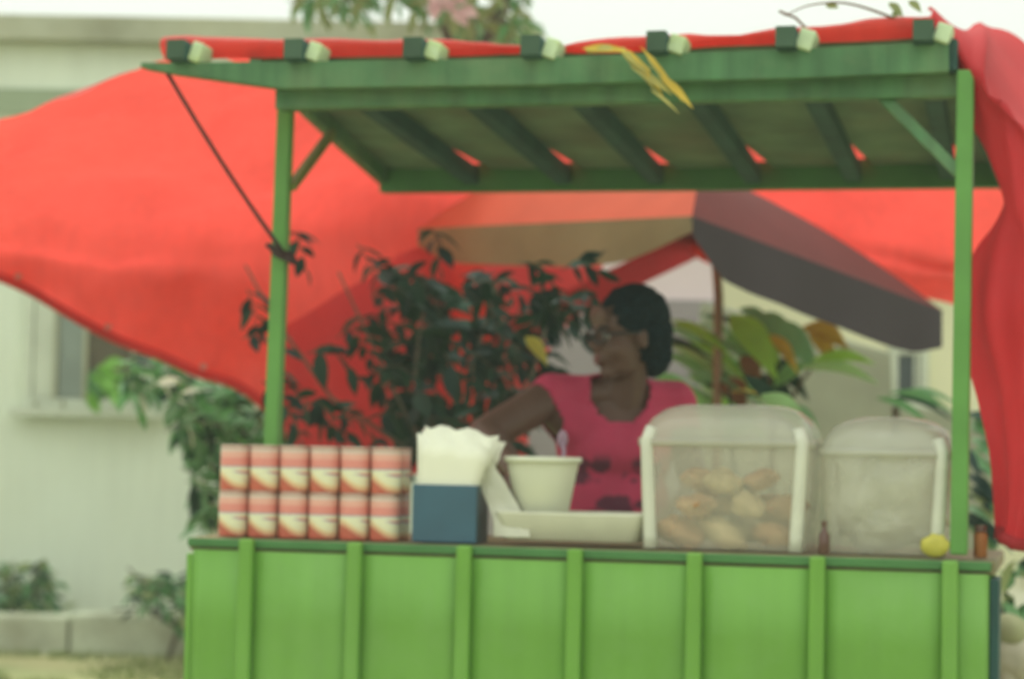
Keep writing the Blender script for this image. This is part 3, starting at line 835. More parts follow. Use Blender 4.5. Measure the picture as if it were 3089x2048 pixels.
jz = q.z
jr = empty('lidded_jar', CW((C(2818, 1600, .39).x, .39, jz)), 'pale squat jar with a dark lid standing behind the yellow packet', 'jar', rz=TH)
jh = C(2818, 1528, .39).z - jz
MB().lathe([(.026, 0), (.03, .01), (.03, jh * .8), (.024, jh)], 20).build('jar_body', M_foam, jr, smooth=True)
MB().lathe([(.03, jh + .001), (.031, jh + .004), (.03, jh + .022), (.022, jh + .026)], 20).build('lid', M_dark, jr, smooth=True)
q = on_counter(2958, .06)
oj = empty('spice_jar', CW((q.x, .06, q.z)), 'narrow orange-brown spice jar on the counter beyond the post', 'jar', rz=TH)
MB().lathe([(.013, 0), (.015, .004), (.015, .05), (.011, .056)], 18).build('jar_body', M_orange, oj, smooth=True)
MB().lathe([(.0125, .0565), (.0135, .058), (.013, .07)], 16).build('lid', M_brown, oj)

# ------------------------------------------------------------------ shopkeeper
def remeshed(b, voxel, smooth=4):
    me = bpy.data.meshes.new('tmp'); b.bm.to_mesh(me); b.bm.free()
    o = bpy.data.objects.new('tmp', me); COL.objects.link(o)
    r = o.modifiers.new('r', 'REMESH'); r.mode = 'VOXEL'; r.voxel_size = voxel
    if smooth:
        s = o.modifiers.new('s', 'SMOOTH'); s.iterations = smooth; s.factor = .5
    dg = bpy.context.evaluated_depsgraph_get()
    m2 = bpy.data.meshes.new_from_object(o.evaluated_get(dg))
    bpy.data.objects.remove(o); bpy.data.meshes.remove(me)
    return m2
def limb(b, p0, r0, p1, r1, n=12, seg=11):
    p0, p1 = Vector(p0), Vector(p1)
    for i in range(n + 1):
        t = i / n; b.ball(p0.lerp(p1, t), r0 + (r1 - r0) * t, seg=seg)
NECK = P(1885, 1150, 5.93)
HEAD = P(1893, 1010, 5.88)
SHL, SHR = P(1668, 1196, 5.93), P(2036, 1218, 6.0)
CH = P(1858, 1330, 5.97); BELLY = P(1850, 1530, 5.98); HIP = P(1850, 1700, 6.0)
HM = Matrix.Translation(HEAD) @ Matrix.Rotation(R(-64), 4, 'Z') @ Matrix.Rotation(R(6), 4, 'X')
EL = P(1462, 1312, 5.80); WR = P(1560, 1418, 5.62); HD = P(1590, 1440, 5.56)
ER = P(2100, 1480, 5.92); WR2 = P(1990, 1590, 5.72)
def torso(b, g):
    b.ball(CH, (.150 + g, .095 + g, .15 + g), seg=24)
    b.ball(CH + Vector((0, -.035, -.02)), (.12 + g, .075 + g, .08 + g), seg=20)
    b.ball(BELLY, (.14 + g, .105 + g, .17 + g), seg=24)
    b.ball(HIP, (.165 + g, .115 + g, .13 + g), seg=24)
    limb(b, SHL, .052 + g, SHR, .052 + g, 14)
    limb(b, SHL + Vector((.02, 0, -.04)), .055 + g, CH + Vector((-.03, 0, 0)), .09 + g, 8)
    limb(b, SHR + Vector((-.02, 0, -.04)), .055 + g, CH + Vector((.03, 0, 0)), .09 + g, 8)
    limb(b, SHL, .04 + g, NECK + Vector((0, .01, -.03)), .045 + g, 8)
    limb(b, SHR, .04 + g, NECK + Vector((0, .01, -.03)), .045 + g, 8)
b = MB(); torso(b, 0)
limb(b, NECK + Vector((0, .01, -.05)), .058, HEAD + Vector((.012, .02, -.05)), .052, 8)
limb(b, SHL, .056, EL, .048, 12); limb(b, EL, .047, WR, .028, 12)
limb(b, SHR, .05, ER, .04, 12); limb(b, ER, .039, WR2, .025, 12)
for s in (-1, 1):
    hp = HIP + Vector((s * .09, 0, -.05)); kn_ = Vector((HIP.x + s * .1, HIP.y - .02, .46)); an = Vector((HIP.x + s * .1, HIP.y + .02, .09))
    limb(b, hp, .09, kn_, .056, 14); limb(b, kn_, .054, an, .035, 12)
    limb(b, an + Vector((0, .02, -.05)), .036, an + Vector((s * .02, -.13, -.06)), .028, 8)
def hand(b, wrist, dirv, palm_n):
    d = Vector(dirv).normalized(); n = Vector(palm_n); n = (n - d * n.dot(d)).normalized(); sd = d.cross(n)
    for i in range(5): b.ball(wrist + d * (.012 * i + .01), .0235, seg=12)
    for k, (off, L) in enumerate(((-.027, .06), (-.009, .072), (.009, .068), (.026, .052))):
        k0 = wrist + d * .055 + sd * off
        limb(b, wrist + d * .03 + sd * off * .7, .012, k0, .0105, 4, 10)
        k1 = k0 + d * L * .45 + n * .012; k2 = k1 + d * L * .25 + n * .022
        limb(b, k0, .0095, k1, .0088, 5, 10); limb(b, k1, .0088, k2, .0078, 4, 10)
    t0 = wrist + d * .02 - sd * .024; t1 = t0 - sd * .022 + d * .022 + n * .01
    limb(b, t0, .012, t1, .0105, 4, 10); limb(b, t1, .0105, t1 + d * .024 + n * .014 + sd * .004, .009, 4, 10)
hand(b, WR, HD - WR, (0, .2, -1))
hand(b, WR2, (-.5, -.6, -.5), (0, .3, -1))
# head
hb = [((0, .012, .028), (.074, .094, .086)), ((0, -.03, -.03), (.06, .062, .08)), ((0, -.062, -.095), (.03, .026, .022)), ((.034, -.055, -.035), (.026, .03, .03)), ((-.034, -.055, -.035), (.026, .03, .03)),
      ((0, -.03, -.08), (.05, .05, .03)), ((0, -.076, .022), (.048, .018, .016)), ((0, -.082, .055), (.05, .012, .03)),
      ((0, -.086, .006), (.008, .012, .014)), ((0, -.095, -.008), (.009, .012, .014)), ((0, -.105, -.022), (.0125, .013, .012)), ((.013, -.095, -.026), (.009, .012, .008)), ((-.013, -.095, -.026), (.009, .012, .008)),
      ((0, -.09, -.055), (.024, .011, .008)), ((0, -.089, -.068), (.021, .011, .0085)),
      ((.075, .004, -.012), (.008, .018, .03)), ((-.075, .004, -.012), (.008, .018, .03))]
for c_, r_ in hb: b.ball(c_, r_, HM, seg=20)
me = remeshed(b, .0062, 3)
me.name = 'person'
person = bpy.data.objects.new('person', me); COL.objects.link(person)
for p in me.polygons: p.use_smooth = True
me.materials.append(M_skin)
tag(person, 'woman with short black hair and glasses in a magenta top, looking down over the counter', 'person')
# hair
b = MB()
for c_, r_ in (((0, .026, .046), (.082, .094, .086)), ((0, .055, .0), (.08, .066, .088)), ((0, .072, -.045), (.066, .045, .07)), ((.05, .01, .05), (.036, .062, .058)), ((-.05, .01, .05), (.036, .062, .058)), ((.066, .035, -.005), (.016, .026, .045)), ((-.066, .035, -.005), (.016, .026, .045))):
    b.ball(c_, r_, HM, seg=26)
hm = remeshed(b, .006, 3)
for q in hm.vertices:
    q.co += q.normal * (.005 * noise.noise(q.co * 55) + .006 * noise.noise(q.co * 120) + .003)
hair = bpy.data.objects.new('hair', hm); COL.objects.link(hair); hair.parent = person
for p in hm.polygons: p.use_smooth = True
hm.materials.append(M_hair)
# eyes, brows, lips, glasses
for s in (-1, 1):
    MB().ball((s * .029, -.079, .002), (.0115, .0115, .0095), HM, seg=14).build('eye', M_eye, person, smooth=True)
    MB().ball((s * .0295, -.0895, .0005), (.0048, .003, .0048), HM, seg=10).build('iris', M_dark, person, smooth=True)
    MB().tube([HM @ Vector((s * .012, -.094, .021)), HM @ Vector((s * .03, -.092, .027)), HM @ Vector((s * .046, -.08, .022))], .003, 6).build('eyebrow', M_hair, person)
MB().ball((0, -.099, -.056), (.019, .004, .0045), HM).ball((0, -.098, -.067), (.017, .0045, .005), HM).build('lips', M_lips, person, smooth=True)
gl = MB()
for s in (-1, 1):
    ring = [HM @ Vector((s * .031 + .0235 * math.cos(t), -.106 + .012 * (math.cos(t) * s * .5 + .5), .0 + .0165 * math.sin(t))) for t in [2 * math.pi * k / 20 for k in range(21)]]
    gl.tube(ring, .0034, 6)
    gl.tube([HM @ Vector((s * .054, -.096, .006)), HM @ Vector((s * .07, -.05, .006)), HM @ Vector((s * .079, .004, .003))], .0034, 6)
gl.tube([HM @ Vector((-.009, -.107, .004)), HM @ Vector((0, -.112, .006)), HM @ Vector((.009, -.107, .004))], .002, 6)
gls = gl.build('glasses', M_dark, person, smooth=True)
# top: follows the torso, cut at the neckline, the armholes and the hem
b = MB(); torso(b, .013)
limb(b, SHL, .058, SHL.lerp(EL, .45), .058, 6); limb(b, SHR, .054, SHR.lerp(ER, .45), .056, 6)
tm = remeshed(b, .009, 4)
bm = bmesh.new(); bm.from_mesh(tm)
NC = P(1876, 1168, 5.84)
dl, dr = (EL - SHL).normalized(), (ER - SHR).normalized()
kill = []
for q in bm.verts:
    p = q.co
    e = Vector(((p.x - NC.x) / .077, (p.y - NC.y - .04) / .16, (p.z - NC.z) / (.088 if p.y < NC.y + .07 else .05)))
    if e.length < 1: kill.append(q)
    elif (p - SHL).dot(dl) > .045 and p.x < SHL.x + .02: kill.append(q)
    elif (p - SHR).dot(dr) > .09 and p.x > SHR.x - .01: kill.append(q)
    elif p.z < HIP.z - .08: kill.append(q)
bmesh.ops.delete(bm, geom=kill, context='VERTS')
for q in bm.verts:
    q.co += q.normal * .005 * noise.noise(Vector((q.co.x * 14, q.co.y * 14, q.co.z * 7)))
bm.to_mesh(tm); bm.free()
def shirt_mat():
    m = mat('magenta_cloth', (.53, .05, .12), rough=.85, var=.12, scale=9, bump=.3, bscale=14)
    n, l = m.node_tree.nodes, m.node_tree.links
    bs = n['Principled BSDF']; src = bs.inputs['Base Color'].links[0].from_socket
    tc = n.new('ShaderNodeTexCoord'); nz = n.new('ShaderNodeTexNoise'); nz.inputs['Scale'].default_value = 17; nz.inputs['Detail'].default_value = 2
    l.new(tc.outputs['Object'], nz.inputs[0])
    sp_ = n.new('ShaderNodeSeparateXYZ'); l.new(tc.outputs['Object'], sp_.inputs[0])
    zr = n.new('ShaderNodeMapRange'); zr.inputs[1].default_value = P(1850, 1395, 5.9).z; zr.inputs[2].default_value = P(1850, 1365, 5.9).z; zr.inputs[3].default_value = 1; zr.inputs[4].default_value = 0
    l.new(sp_.outputs[2], zr.inputs[0])
    th_ = n.new('ShaderNodeMapRange'); th_.inputs[1].default_value = .5; th_.inputs[2].default_value = .58; l.new(nz.outputs[0], th_.inputs[0])
    mu = n.new('ShaderNodeMath'); mu.operation = 'MULTIPLY'; l.new(zr.outputs[0], mu.inputs[0]); l.new(th_.outputs[0], mu.inputs[1])
    mm = n.new('ShaderNodeMix'); mm.data_type = 'RGBA'; l.new(mu.outputs[0], mm.inputs[0]); l.new(src, mm.inputs[6]); mm.inputs[7].default_value = (.13, .03, .06, 1)
    l.new(mm.outputs[2], bs.inputs['Base Color'])
    return m
top_o = bpy.data.objects.new('magenta_top', tm); COL.objects.link(top_o); top_o.parent = person
tm.materials.append(shirt_mat())
for p in tm.polygons: p.use_smooth = True
md = top_o.modifiers.new('s', 'SOLIDIFY'); md.thickness = .003
# skirt
MB().lathe([(.155, HIP.z - .02), (.19, HIP.z - .15), (.25, .45), (.27, .3)], 32, (HIP.x, HIP.y, 0), 1, .75, cap0=False, cap1=False).build('skirt', mat('dark_skirt', (.05, .03, .05), var=.2), person, smooth=True, solid=.004)

# ------------------------------------------------------------------ plants
def leaf_mesh(name, L, wd, m, bend=.2, n=4):
    b = MB(); rows = []
    prof = [0, .75, 1, .72, 0] if n == 4 else [math.sin(math.pi * (i / n) ** .8) for i in range(n + 1)]
    for i in range(n + 1):
        t = i / n; wv = wd * .5 * max(prof[i], .04); z = -bend * L * t * t
        rows.append([Vector((-wv, L * t, z + wv * .35)), Vector((0, L * t, z)), Vector((wv, L * t, z + wv * .35))])
    b.grid(rows)
    bmesh.ops.recalc_face_normals(b.bm, faces=b.bm.faces)
    me = bpy.data.meshes.new(name); b.bm.to_mesh(me); b.bm.free(); me.materials.append(m)
    for p in me.polygons: p.use_smooth = True
    return me
def orient(d, roll):
    d = Vector(d).normalized()
    q = d.to_track_quat('Y', 'Z').to_matrix().to_4x4()
    return q @ Matrix.Rotation(roll, 4, 'Y')
def scatter_plant(name, label, cat, base, stems, spots, meshes, n_obj, stem_m=M_bark, group=None, sz=(.8, 1.3), droop=(.55, -.1, -.75), jit=.55, stemr=.012, clump=0):
    """A plant with a stem mesh, n_obj leaves as parts and the rest joined as a crown."""
    root = empty(name, base, label, cat, group)
    b = MB()
    for st in stems: MB().tube([Vector(p) - base for p in st], stemr, 7, stemr * .45).build('stem', stem_m, root, smooth=True)
    placed = []
    if clump:
        for p in spots[::clump]:
            td = (Vector(droop) + Vector((random.gauss(0, jit * 1.3), random.gauss(0, jit), random.gauss(0, jit * 1.3)))).normalized()
            side = td.cross(Vector((random.gauss(0, .3), -1, random.gauss(0, .3)))).normalized()
            L_ = random.uniform(.12, .2); q0 = Vector(p) - td * L_ * .5
            bow = Vector((0, 0, random.uniform(.0, .05)))
            line = [q0 + td * L_ * t + bow * math.sin(math.pi * t) for t in (0, .25, .5, .75, 1)]
            b.tube([q - base for q in line], .003, 4, .0012, cap=False)
            for k in range(clump):
                t = (k + .6) / clump; q = q0 + td * L_ * t + bow * math.sin(math.pi * t)
                sd = side * (1 if k % 2 else -1) * random.uniform(.5, 1.0)
                ld = td * random.uniform(.55, 1) + sd + Vector((random.gauss(0, .2), random.gauss(0, .35), random.gauss(0, .2)))
                if k == clump - 1: ld = td
                placed.append((q, ld, random.uniform(.7, 1.0) * (1.15 - .35 * t)))
    if clump: b.build('twigs', stem_m, root, smooth=True)['kind'] = 'stuff'
    else: b.bm.free()
    crown = {}
    for i, (p, ld, sc_) in enumerate(placed):
        M = Matrix.Translation(p - base) @ orient(ld, random.uniform(-.9, .9)) @ Matrix.Scale(random.uniform(*sz) * sc_, 4)
        me = random.choice(meshes)
        if i < n_obj:
            o = bpy.data.objects.new('leaf', me); COL.objects.link(o); o.parent = root; o.matrix_basis = M
        else:
            crown.setdefault(0, []).append((me, M))
    for i, p in enumerate([] if clump else spots):
        d = Vector(droop) + Vector((random.gauss(0, jit), random.gauss(0, jit), random.gauss(0, jit * .8)))
        M = Matrix.Translation(Vector(p) - base) @ orient(d, random.uniform(-1.3, 1.3)) @ Matrix.Scale(random.uniform(*sz), 4)
        me = random.choice(meshes)
        if i < n_obj:
            o = bpy.data.objects.new('leaf', me); COL.objects.link(o); o.parent = root; o.matrix_basis = M
        else:
            crown.setdefault(0, []).append((me, M))
    if crown:
        bm = bmesh.new(); mats = []
        for me, M in crown[0]:
            m = me.materials[0]
            if m not in mats: mats.append(m)
            k = mats.index(m)
            vs = [bm.verts.new(M @ q.co) for q in me.vertices]
            for p in me.polygons:
                f = bm.faces.new([vs[j] for j in p.vertices]); f.material_index = k; f.smooth = True
        cm = bpy.data.meshes.new('crown'); bm.to_mesh(cm); bm.free()
        for m in mats: cm.materials.append(m)
        co_ = bpy.data.objects.new('crown', cm); COL.objects.link(co_); co_.parent = root; co_['kind'] = 'stuff'
    return root
def inpoly(x, y, poly):
    c = False; j = len(poly) - 1
    for i in range(len(poly)):
        if (poly[i][1] > y) != (poly[j][1] > y) and x < (poly[j][0] - poly[i][0]) * (y - poly[i][1]) / (poly[j][1] - poly[i][1]) + poly[i][0]: c = not c
        j = i
    return c
def region(poly, Y0, Y1, n, dens=None):
    xs_, ys_ = [p[0] for p in poly], [p[1] for p in poly]
    o = []
    while len(o) < n:
        x, y = random.uniform(min(xs_), max(xs_)), random.uniform(min(ys_), max(ys_))
        if not inpoly(x, y, poly): continue
        if dens and random.random() > dens(x, y): continue
        o.append(P(x, y, random.uniform(Y0, Y1)))
    return o
def footed(px, Y):
    p = P(px, 1400, Y); p.z = 0; return p

# dark broad-leaved shrub behind the counter
def dens1(x, y):
    a = max(0, min(1, (x - 600) / 560)) ** 1.6
    b = .35 + .65 * max(0, min(1, (y - 730) / 420))
    c = .34 + 1.7 * noise.noise(Vector((x / 80, y / 80, 3)))
    return (.04 + a) * b * max(.03, c)
sp1 = region([(650, 760), (960, 700), (1240, 740), (1500, 770), (1750, 790), (1790, 900), (1770, 1100), (1600, 1200), (1500, 1400), (1100, 1420), (900, 1330), (760, 1200), (700, 900)], 6.4, 7.0, 360, dens1)
bs1 = footed(1380, 6.9)
st1 = [[bs1, P(1390, 1500, 6.9), P(1400, 1200, 6.9), P(1500, 850, 6.9)], [bs1, P(1300, 1400, 6.9), P(1150, 1100, 6.9), P(1020, 820, 6.85)], [P(1390, 1400, 6.9), P(1600, 1150, 6.95), P(1680, 880, 7)], [P(1300, 1400, 6.9), P(1000, 1200, 6.9), P(820, 950, 6.9), P(740, 800, 6.9)], [P(1380, 1450, 6.9), P(1250, 1150, 7), P(1280, 850, 7)]]
lm1 = [leaf_mesh('leaf', .085, .04, L_dark, .15), leaf_mesh('leaf', .075, .038, L_dark2, .25), leaf_mesh('leaf', .09, .036, L_dark, .3), leaf_mesh('leaf', .07, .036, L_dark2, .1)]
sh = scatter_plant('dark_shrub', 'tall dark broad-leaved shrub between the tarps and the shopkeeper', 'shrub', bs1, st1, sp1, lm1, 240, stemr=.007, sz=(.85, 1.4), jit=.3, droop=(.68, -.1, -.6), clump=7)
# denser inner foliage behind it, still dark
sp1b = region([(1120, 900), (1300, 830), (1600, 900), (1770, 930), (1760, 1150), (1600, 1250), (1500, 1450), (1150, 1450), (1120, 1200)], 7.0, 7.5, 260, lambda x, y: max(.0, .25 + 1.6 * noise.noise(Vector((x / 70, y / 70, 9)))))
scatter_plant('back_shrub', 'dense low dark shrub further behind the shopkeeper, under the windbreak tarp', 'shrub', footed(1420, 7.3), [[footed(1420, 7.3), P(1430, 1300, 7.3), P(1450, 1000, 7.3)]], sp1b, lm1, 120, sz=(1.2, 1.9), jit=.3, droop=(.68, -.1, -.6), clump=7)

def blade(parent, base, p0, p1, wd, m, bend=.12, side=None, name='leaf'):
    """One shaped leaf from p0 to p1 (world), curving down."""
    p0, p1 = Vector(p0), Vector(p1); d = p1 - p0; L = d.length
    n = Vector((0, -1, .35)) if side is None else Vector(side)
    x = d.cross(n).normalized()
    rows = []
    for i in range(11):
        t = i / 10
        wv = wd * .5 * max(.03, math.sin(math.pi * t ** .85))
        c_ = p0 + d * t + Vector((0, 0, bend * L * math.sin(math.pi * t)))
        rows.append([c_ - x * wv - base + n * wv * .18, c_ - x * wv * .5 - base + n * wv * .1, c_ - base, c_ + x * wv * .5 - base + n * wv * .1, c_ + x * wv - base + n * wv * .18])
    b = MB(); b.grid(rows)
    return b.build(name, m, parent, smooth=True)
# single yellow leaf among the dark shrub: part of the shrub
blade(sh, bs1, P(1585, 1015, 6.45), P(1652, 1105, 6.42), .042, L_yellow).__setitem__('label', 'single bright yellow leaf')

L_bright2 = mat('croton_bright', (.34, .68, .10), rough=.5, var=.22, scale=4, trans=.5)
L_soft2 = mat('croton_soft', (.24, .50, .26), rough=.5, var=.25, scale=3, trans=.5)
L_mid2 = mat('croton_mid', (.18, .42, .14), rough=.5, var=.3, scale=3, trans=.5)
L_pale2 = mat('croton_pale', (.4, .68, .3), rough=.45, var=.15, scale=8, trans=.5)
# croton / broad-leaved plant behind the bins
bsc = footed(2330, 8.0)
cr_ = empty('croton_plant', bsc, 'broad-leaved garden plant with green and golden leaves behind the bins', 'plant')
MB().tube([Vector((0, 0, 0)), P(2330, 1300, 8) - bsc, P(2320, 1120, 8) - bsc], .016, 7, .008).tube([P(2330, 1300, 8) - bsc, P(2420, 1150, 8) - bsc, P(2470, 1080, 8) - bsc], .009, 6, .004).build('stem', M_bark, cr_)
for a, c_, wd_, m in [((2200, 950, 7.8), (2345, 1150, 7.7), .11, L_bright2), ((2190, 1010, 8.1), (2300, 1110, 8), .09, L_mid2), ((2250, 960, 8.1), (2420, 1060, 8), .10, L_soft2), ((2300, 980, 8.2), (2470, 1120, 8.1), .12, L_soft2), ((2320, 1010, 7.9), (2408, 1130, 7.8), .05, L_gold),
                     ((2420, 985, 8.0), (2560, 1055, 7.9), .08, L_gold), ((2440, 1000, 7.95), (2530, 1120, 7.9), .06, L_gold), ((2445, 1090, 7.9), (2640, 1100, 7.8), .045, L_bright2), ((2420, 1110, 7.9), (2650, 1160, 7.8), .05, L_pale2), ((2330, 1170, 8), (2440, 1100, 7.9), .06, L_mid2),
                     ((2190, 1090, 8.1), (2300, 1210, 8.0), .08, L_mid2), ((2240, 1070, 7.9), (2290, 1190, 7.8), .07, L_brown), ((2180, 1140, 7.9), (2250, 1240, 7.8), .09, L_brown), ((2290, 1130, 8.1), (2400, 1260, 8), .08, L_dark), ((2300, 1080, 8.1), (2440, 1210, 8), .07, L_dark), ((2500, 1060, 8.0), (2545, 1100, 7.95), .03, L_dark),
                     ((2195, 1180, 7.6), (2350, 1235, 7.5), .014, L_yellow), ((2230, 930, 8.2), (2330, 1000, 8.1), .05, L_soft2), ((2290, 1240, 8.1), (2180, 1330, 8), .1, L_soft2), ((2350, 1230, 8.1), (2480, 1340, 8), .09, L_soft2), ((2280, 1000, 8.05), (2350, 1100, 8.0), .08, L_bright2)]:
    blade(cr_, bsc, P(*a), P(*c_), wd_, m)
# pale leaf hanging between the two bins
bp = footed(2300, 6.1)
pl = empty('pale_leaf_plant', bp, 'slim stem with one glossy pale green leaf hanging between the bins', 'plant')
MB().tube([Vector((0, 0, 0)), P(2210, 1350, 6.1) - bp, P(2200, 1170, 6.1) - bp, P(2290, 1195, 6.1) - bp], .006, 6, .003).build('stem', L_dark, pl)
blade(pl, bp, P(2295, 1190, 6.1), P(2442, 1312, 6.05), .062, L_pale2).name = 'leaf'
blade(pl, bp, P(2240, 1130, 6.15), P(2400, 1320, 6.14), .045, L_dark)
# palm fronds behind her shoulder
bpf = footed(2090, 8.3)
pf = empty('fan_palm', bpf, 'young palm with streaky green fronds between her head and the parasol pole', 'palm')
MB().tube([Vector((0, 0, 0)), P(2090, 1300, 8.3) - bpf, P(2070, 1180, 8.3) - bpf], .02, 8, .01).build('trunk', M_bark, pf)
for k in range(64):
    x0, y0 = random.uniform(1985, 2140), random.uniform(945, 1200)
    L_ = random.uniform(110, 210)
    Y = random.uniform(7.9, 8.6)
    blade(pf, bpf, P(x0, y0, Y), P(x0 + L_, y0 + L_ * random.uniform(.45, .8), Y - .1), random.uniform(.016, .035), random.choice([L_mid2, L_soft2, L_soft2, L_pale2, L_bright2, L_dark]), .1)
blade(pf, bpf, P(1955, 1130, 6.3 + 1.2), P(2135, 1235, 7.4), .045, L_mid2)
# dracaenas
def drac(name, label, base, starts, m):
    r = empty(name, base, label, 'plant')
    MB().tube([Vector((0, 0, 0)), Vector((0, 0, P(starts[0][0][0], starts[0][0][1] + 40, base.y).z))], .014, 7).build('stem', M_bark, r)
    for k, (a, c_, wd_) in enumerate(starts): blade(r, base, P(*a), P(*c_), wd_, m[k % len(m)], .12)
b_ = footed(2700, 7.6)
drac('sword_plant', 'long dark sword leaves leaning toward the green post', b_, [((2680, 1185, 7.6), (2885, 1255, 7.5), .03), ((2690, 1200, 7.6), (2880, 1275, 7.5), .025), ((2720, 1180, 7.65), (2900, 1230, 7.6), .022), ((2640, 1200, 7.6), (2820, 1300, 7.5), .03)], [L_mid, L_dark, L_soft])
b_ = footed(2960, 6.6)
dl_ = []
for k in range(34):
    x, y = random.uniform(2890, 2960), random.uniform(1230, 1640)
    dl_.append(((x, y, 6.6), (x + random.uniform(60, 130), y + random.uniform(30, 110), 6.5), random.uniform(.018, .04)))
drac('grassy_plant', 'grassy dark plant in the gap between post and drape', b_, dl_, [L_mid, L_dark, L_soft, L_dark2, L_olive])

# variegated bush by the window
sp2 = region([(330, 1090), (480, 1090), (600, 1140), (800, 1180), (930, 1250), (1010, 1330), (980, 1420), (640, 1480), (640, 1560), (600, 1620), (570, 1540), (600, 1420), (540, 1330), (480, 1250), (400, 1180)], 8.4, 9.4, 1000, lambda x, y: max(.15, .5 + .9 * noise.noise(Vector((x / 60, y / 60, 1)))))
lm2 = [leaf_mesh('leaf', .10, .045, L_mid, .2), leaf_mesh('leaf', .11, .045, L_soft, .2), leaf_mesh('leaf', .1, .04, L_dark, .2), leaf_mesh('leaf', .09, .045, L_white, .2), leaf_mesh('leaf', .1, .05, L_soft, .3), leaf_mesh('leaf', .12, .05, L_mid, .3)]
bs2 = footed(760, 8.9)
scatter_plant('variegated_bush', 'green and white leaved bush rising behind the milk cans', 'bush', bs2, [[bs2, P(760, 1600, 8.9), P(700, 1350, 8.9), P(480, 1150, 8.9)], [P(760, 1600, 8.9), P(850, 1400, 8.9), P(930, 1300, 8.9)], [P(760, 1650, 8.9), P(650, 1550, 8.9), P(600, 1400, 8.9)]], sp2, lm2, 260, sz=(.8, 1.35), jit=.3, droop=(.68, -.1, -.6), clump=6)
# bright sprig in front of the window
sp3 = region([(260, 1110), (300, 1090), (350, 1130), (340, 1180), (255, 1185)], 12.8, 13.2, 30)
bs3 = P(300, 1212, 13.3)
scatter_plant('window_sprig', 'bright green sprig reaching up below the house window', 'plant', bs3, [[bs3, P(305, 1170, 13.1), P(300, 1120, 13)]], sp3, [leaf_mesh('leaf', .13, .07, L_bright, .2), leaf_mesh('leaf', .12, .06, L_mid, .2)], 30, jit=.5, stemr=.006)
# low plants behind and before the kerb
sp4 = region([(-140, 1760), (0, 1740), (80, 1710), (130, 1720), (160, 1790), (210, 1850), (-140, 1870)], 12.85, 13.3, 360)
bs4 = footed(20, 13.1)
lm4 = [leaf_mesh('leaf', .1, .04, L_mid, .2), leaf_mesh('leaf', .1, .04, L_dark, .2), leaf_mesh('leaf', .1, .05, L_olive, .2), leaf_mesh('leaf', .1, .05, L_soft, .2)]
scatter_plant('kerb_bush', 'rounded green bush behind the kerb at the house wall', 'bush', bs4, [[bs4, P(20, 1780, 13.1)], [bs4, P(110, 1720, 13.1)]], sp4, lm4, 120, jit=.5, clump=6)
sp5 = region([(375, 1725), (395, 1700), (410, 1735), (450, 1790), (500, 1750), (560, 1770), (600, 1780), (600, 1950), (545, 1910), (490, 1850), (330, 1845), (350, 1815), (440, 1800)], 11.6, 12.3, 230)
bs5 = footed(520, 12.0)
scatter_plant('spiky_weed', 'straggly green weed leaning over the kerb beside the stall', 'plant', bs5, [[bs5, P(540, 1880, 12), P(470, 1800, 12), P(385, 1710, 12)], [bs5, P(560, 1850, 12), P(500, 1770, 12)], [P(540, 1900, 12), P(450, 1835, 12), P(340, 1838, 12)]], sp5, lm4 + [leaf_mesh('leaf', .12, .04, L_dark2, .2)], 110, jit=.4, sz=(.7, 1.2), clump=6)
# corner growth by the stall end
sp6 = region([(3010, 1700), (3060, 1680), (3200, 1700), (3220, 2300), (3010, 2300)], 6.2, 7.0, 420, lambda x, y: max(.1, .55 + .9 * noise.noise(Vector((x / 60, y / 60, 5)))))
bs6 = footed(3120, 6.6)
scatter_plant('corner_bush', 'olive green bush growing past the far end of the stall', 'bush', bs6, [[bs6, P(3100, 2000, 6.6), P(3060, 1750, 6.6)]], sp6, [leaf_mesh('leaf', .1, .04, L_olive, .2), leaf_mesh('leaf', .1, .045, L_mid, .2), leaf_mesh('leaf', .1, .045, L_dark, .2), leaf_mesh('leaf', .1, .04, L_soft, .2)], 120, jit=.4)
fl = MB(); c_ = P(3086, 1785, 6.1); fb = Vector(c_)
fl.ball((0, 0, 0), .012)
flo = fl.build('white_flower', M_white, loc=fb); tag(flo, 'white blossom on the bush past the end of the stall', 'flower')
for k in range(6):
    a = k * math.pi / 3
    blade(flo, Vector((0, 0, 0)), Vector((0, -.01, 0)), Vector((.05 * math.cos(a), -.025, .05 * math.sin(a))), .035, M_white, .1, side=(0, -1, 0), name='petal')
for (px, py, rr, nm) in ((3062, 1985, .075, 'larger beige stone half hidden in the corner bush'), (3045, 1905, .05, 'smaller olive-grey stone above the beige one in the bush')):
    b = MB(); bmesh.ops.create_icosphere(b.bm, subdivisions=3, radius=rr)
    for q in b.bm.verts: q.co *= 1 + .3 * noise.noise(q.co * 12 + Vector((px, 0, 0)))
    o = b.build('stone', M_stone if rr > .06 else mat('olive_stone', (.3, .31, .17), var=.2), smooth=True, loc=P(px, py, 6.05)); tag(o, nm, 'stone')
# heap the two stones sit on
b = MB(); b.prism([P(3025, 2005, 6.0), P(3300, 2005, 6.0), Vector((P(3300, 2040, 6.0).x, 6.0, -.05)), Vector((P(3025, 2040, 6.0).x, 6.0, -.05))], (0, .25, 0))
tag(b.build('rubble_wall', M_stone, bevel=.02), 'low rough stone wall past the end of the stall', 'wall')

